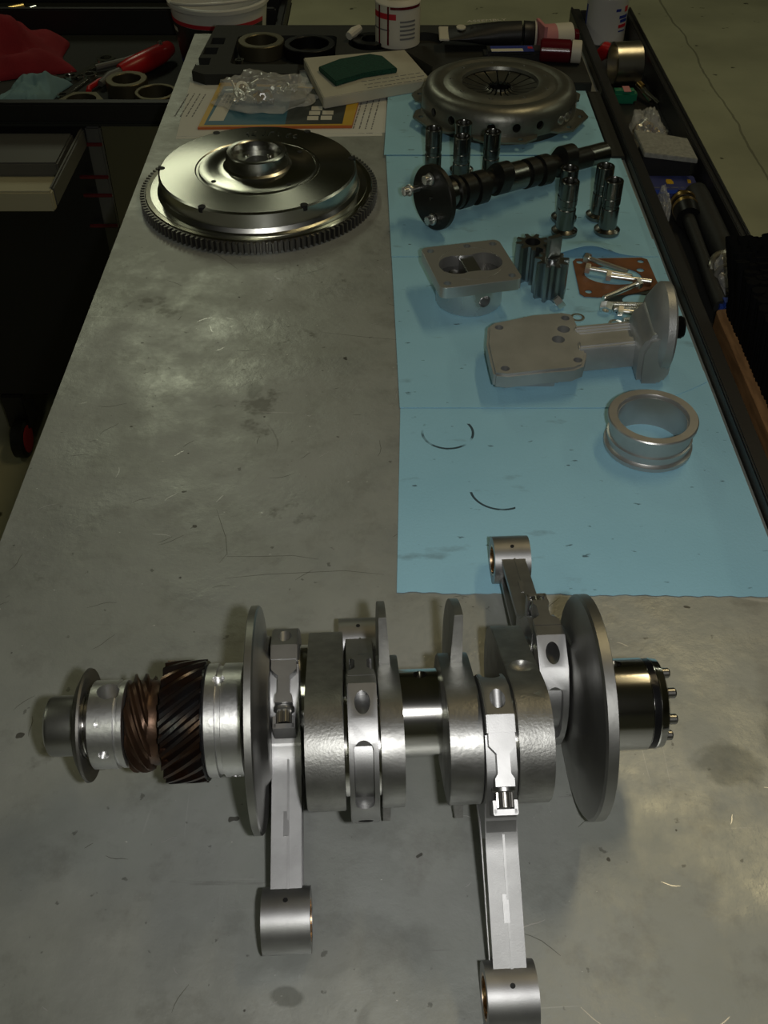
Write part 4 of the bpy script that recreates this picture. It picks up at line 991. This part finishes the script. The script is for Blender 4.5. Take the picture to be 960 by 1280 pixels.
bt = thing('blue_tape_roll', 'scrap of blue tape between the clear bag and the brush', 'tape', (.3570, .925, ZB)); MB().box(-.012, .012, -.010, .008, 0, .022).build('tape_wrap', mat('blue_tape', (.02, .05, .25), 0, .4), bt, 30, .004)
br = thing('bench_brush', 'brown wooden bench brush with dense black bristles lying in the tray', 'brush', (.3560, .70, ZB))
MB().prism(rrect(-.0210, .0355, -.30, .205, .008), 0, .0230).build('brush_block', M['brush_wood'], br, 30, .003)
bs = MB(); rr = random.Random(2)
for i in range(7):
    for j in range(72):
        x = -.0085 + .0066 * i + rr.uniform(-.0006, .0006); y = -.285 + .0068 * j
        tipx = x * (1.30 if x < 0 else 1.02) + rr.uniform(-.002, .002) - .001; tipy = y + (.004 * (j - 62) if j > 62 else 0) + rr.uniform(-.002, .002)
        bs.tube([(x, y, .0225), (x * 1.1, y, .045), (tipx, tipy, .088 + rr.uniform(-.002, .002))], [.0034, .0048, .0064], 7)
tag(bs.build('bristles', M['bristle'], br, 60), kind='stuff')

# ------------------------------------------------------------------ rolling tool cart beyond the bench
kt = thing('tool_cart', 'black rolling tool cart with red trimmed drawers and open top tray', 'tool cart', (-.85, 2.06, -T))
def kb(name, x0, x1, y0, y1, z0, z1, mt='cart', bev=.003): return bm_child(name, x0, x1, y0, y1, z0, z1, M[mt], bev, kt)
kb('cabinet', -1.30, -.494, 1.775, 2.36, -.755, -.170)
kb('top_tray_floor', -1.35, -.20, 1.755, 2.40, -.168, -.160, 'cart_mat')
kb('tray_rim', -1.35, -.20, 1.755, 1.775, -.1595, -.127); kb('tray_rim', -1.35, -.20, 2.385, 2.40, -.1595, -.112)
kb('tray_rim', -.215, -.20, 1.776, 2.384, -.1595, -.127); kb('tray_divider', -1.35, -.216, 2.185, 2.200, -.1595, -.110)
kb('corner_bracket', -.262, -.216, 2.300, 2.384, -.1595, -.080); kb('bracket_cap', -.250, -.232, 2.330, 2.350, -.0795, -.074, 'cream')
kb('corner_post', -.520, -.4935, 1.765, 1.774, -.755, -.172, 'grey_metal')
for z in (-.205, -.265, -.300, -.36): kb('drawer_pull', -.545, -.4930, 1.760, 1.7645, z, z + .006, 'maroon', .001)
dr = kb('open_drawer', -1.25, -.528, 1.535, 1.765, -.206, -.204, 'beige', 0)
o = kb('drawer_front', -1.26, -.520, 1.520, 1.535, -.206, -.172, 'beige'); o = kb('drawer_side', -.528, -.520, 1.5351, 1.765, -.206, -.172, 'grey_metal')
kb('drawer_content', -1.24, -.540, 1.640, 1.760, -.2035, -.180, 'grey_metal')
for x in (-1.24, -.80):
    for y in (1.80, 2.30):
        kb('caster_fork', x - .016, x + .030, y - .030, y + .030, -.845, -.756)
        w_ = MB().lathe([(-.014, 0), (-.014, .036), (-.011, .041), (.011, .041), (.014, .036), (.014, 0)], 36, 'x', c=(x + .010 + .85, y - .045 - 2.06, .0412)).build('caster_wheel', M['cart'], kt)
        MB().lathe([(-.0155, 0), (-.0155, .030), (.0155, .030), (.0155, 0)], 30, 'x', c=(x + .010 + .85, y - .045 - 2.06, .0412)).build('wheel_hub', M['red_ink'], w_)
CZ = -.1598
# rag and towel
def cloth(name, label, cat, loc, a, b, h, seed, mt, rz=0, ridges=3.0):
    nx, ny = 50, 36; vs = []; fs = []
    for j in range(ny + 1):
        for i in range(nx + 1):
            u, v = i / nx * 2 - 1, j / ny * 2 - 1
            e = 1 + .22 * noise.noise(Vector((u * 1.3, v * 1.3, seed)))
            env = max(0, 1 - max(abs(u), abs(v)) ** 3)
            n1 = abs(noise.noise(Vector((u * ridges * .55, v * 1.0, seed + 9)))) ; n2 = noise.noise(Vector((u * 2.4, v * 2.4, seed + 4)))
            vs.append((u * a * e, v * b * e, .0012 + h * env * (.30 + .95 * n1 + .22 * n2 + .16 * abs(noise.noise(Vector((u * 4 + v * 3, v * 2.5, seed + 7)))) + .1)))
    q = lambda i, j: j * (nx + 1) + i
    for j in range(ny):
        for i in range(nx): fs.append((q(i, j), q(i + 1, j), q(i + 1, j + 1), q(i, j + 1)))
    o = MB().add(vs, fs).build(name, mt, smooth=60)
    m_ = o.modifiers.new('thickness', 'SOLIDIFY'); m_.thickness = .0012
    o.location = (loc[0], loc[1], loc[2] + T); o.rotation_euler = (0, 0, R(rz))
    return tag(o, label, cat)
cloth('shop_rag', 'crumpled red shop rag heaped in the cart tray', 'rag', (-.760, 2.040, CZ), .150, .110, .080, 2.3, M['rag'], 20)
cloth('paper_towel', 'loose pale blue towel spilling from under the red rag', 'paper towel', (-.632, 1.862, CZ), .048, .068, .042, 6.1, M['towel'], -10, 1.6)
# red handled tool and small parts in the cart
rt = thing('locking_pliers', 'red gripped locking pliers lying in the cart tray', 'pliers', (-.445, 1.985, CZ), 33)
MB().tube([(-.056, -.012, .016), (-.035, -.010, .018), (0, 0, .020), (.035, .014, .022), (.062, .034, .022), (.070, .042, .022)], [.013, .0175, .019, .018, .014, .006], 20).build('upper_handle', M['red'], rt)
MB().lathe([(0, 0), (0, .005), (.006, .004), (.006, 0)], 14, c=(.040, .018, .038)).build('adjuster', M['chrome'], rt)
MB().tube([(-.050, -.014, .016), (-.080, -.018, .014), (-.104, -.032, .010)], [.010, .009, .006], 12).build('jaw', M['grey_metal'], rt)
MB().tube([(-.070, -.002, .008), (-.100, -.014, .008), (-.126, -.034, .008), (-.134, -.050, .008)], .005, 10).build('lower_handle', M['red'], rt)
plain_ring('bearing_ring', 'dull dark bearing ring beside the red gripped pliers', -.462, 1.885, CZ, .0250, .0370, .026, M['dullbrown'])
plain_ring('bearing_ring', 'thin dull bearing ring nearest the bench in the cart tray', -.402, 1.836, CZ, .0300, .0370, .022, M['dullbrown'])
hx = MB().prism(circ(.040, 6), 0, .010, [circ(.027, 24)]).build('hex_ring', M['dullbrown']); hx.location = (-.535, 1.830, T + CZ); tag(hx, 'dark hexagonal ring lying in the cart tray', 'ring')
def wrench(label, loc, rz, L_=.16, s=1.0):
    o = thing('ring_spanner', label, 'spanner', loc, rz)
    MB().prism([(-L_ / 2, -.005 * s), (L_ / 2, -.0065 * s), (L_ / 2, .0065 * s), (-L_ / 2, .005 * s)], .001, .006).build('shank', M['chrome'], o, 30, .001)
    for e, r in ((-1, .012 * s), (1, .0155 * s)):
        MB().prism(circ(r, 24, (e * (L_ / 2 + r * .7), 0)), 0, .009, [circ(r * .62, 12, (e * (L_ / 2 + r * .7), 0))]).build('ring_end', M['chrome'], o, 30)
wrench('bright ring spanner poking out from under the red rag', (-.556, 1.990, CZ), 62, .08, 1.15)
wrench('bright ring spanner lying beside the pale blue towel', (-.560, 1.905, CZ), 74, .085, .85)
wrench('bright ring spanner lying across the black strap', (-.560, 1.948, CZ), 8, .09, .6)
sk = MB().tube([(-.54, 1.985, .008), (-.49, 2.01, .012), (-.45, 2.06, .010), (-.43, 2.11, .008)], .006, 10).build('black_strap', M['grey_metal']); sk.location.z = T + CZ; tag(sk, 'dark bent bar lying in the cart tray beyond the spanners', 'bar')
for i, (x, y) in enumerate(((-.735, 1.845), (-.700, 1.825))):
    o = thing('chrome_clip', ('bright clip head on the dark tool beside the towel', 'small bright clip on the dark tool beside the towel')[i], 'clip', (x, y, CZ + .0001), 30 * i)
    MB().tube([(-.016, 0, .008), (0, .010, .016), (.016, .004, .018), (.020, -.012, .010)], .006, 10).build('clip_bow', M['tin'], o); MB().box(-.03, .03, -.026, -.014, 0, .014).build('clip_block', M['black_plastic'], o, 30, .003)
SG = 'sockets in the rear channel of the cart'
for i, (x, r, h) in enumerate(((-.900, .011, .03), (-.845, .012, .024), (-.800, .012, .03), (-.760, .016, .034), (-.735, .014, .036), (-.56, .008, .05), (-.50, .008, .06), (-.405, .017, .030))):
    o = thing('socket', ('slim bright socket lying in the rear channel of the cart', 'fat bright socket lying in the rear channel of the cart')[r > .013] if i != 3 else 'fat brass coloured socket lying behind the red rag', 'socket', (x, 2.270, CZ), 12 * i, SG)
    MB().lathe([(-h / 2, 0), (-h / 2, r - .001), (-h / 2 + .001, r), (h / 2 - .001, r), (h / 2, r - .001), (h / 2, r * .6), (h / 4, r * .5), (h / 4, 0)], 20, 'x', c=(0, 0, r)).build('socket_body', M['chrome' if i != 3 else 'brass'], o)
# white tub
tu = thing('plastic_tub', 'white plastic tub with red band and dark label on the cart', 'tub', (-.300, 2.000, CZ))
MB().lathe([(0, 0), (0, .0720), (.002, .0740), (.124, .0880), (.124, .0920), (.130, .0925), (.132, .0900), (.132, .0865), (.120, .0850), (.006, .0710), (.006, 0)], 72).build('tub_body', M['white_plastic'], tu, 40)
def cpatch(name, a0, a1, z0, z1, mt, n=30):
    vs = []; fs = []
    for k in range(n + 1):
        a = R(a0 + (a1 - a0) * k / n)
        for e, z in ((.0003, z0), (.0003, z1), (.0008, z1), (.0008, z0)):
            r = .0740 + (z - .002) / .122 * .014 + e; vs.append((r * math.cos(a), r * math.sin(a), z))
    for k in range(n):
        for q in range(4): fs.append((4 * k + q, 4 * k + (q + 1) % 4, 4 * k + 4 + (q + 1) % 4, 4 * k + 4 + q))
    MB().add(vs, fs).build(name, mt, tu, 40)
cpatch('red_band', -172, -20, .098, .105, M['red_ink']); cpatch('tub_label', -170, -20, .006, .0975, M['blackp']); cpatch('label_spot', -165, -150, .018, .034, M['blue_ink']); cpatch('label_spot', -163, -148, .082, .090, M['cream'])
MB().tube([(.090 * math.cos(R(a)), .090 * math.sin(R(a)), .132 + .012 * math.sin(R((a + 150) * 1.1))) for a in range(-150, 15, 8)], .0028, 8).build('bail_handle', M['white_plastic'], tu)
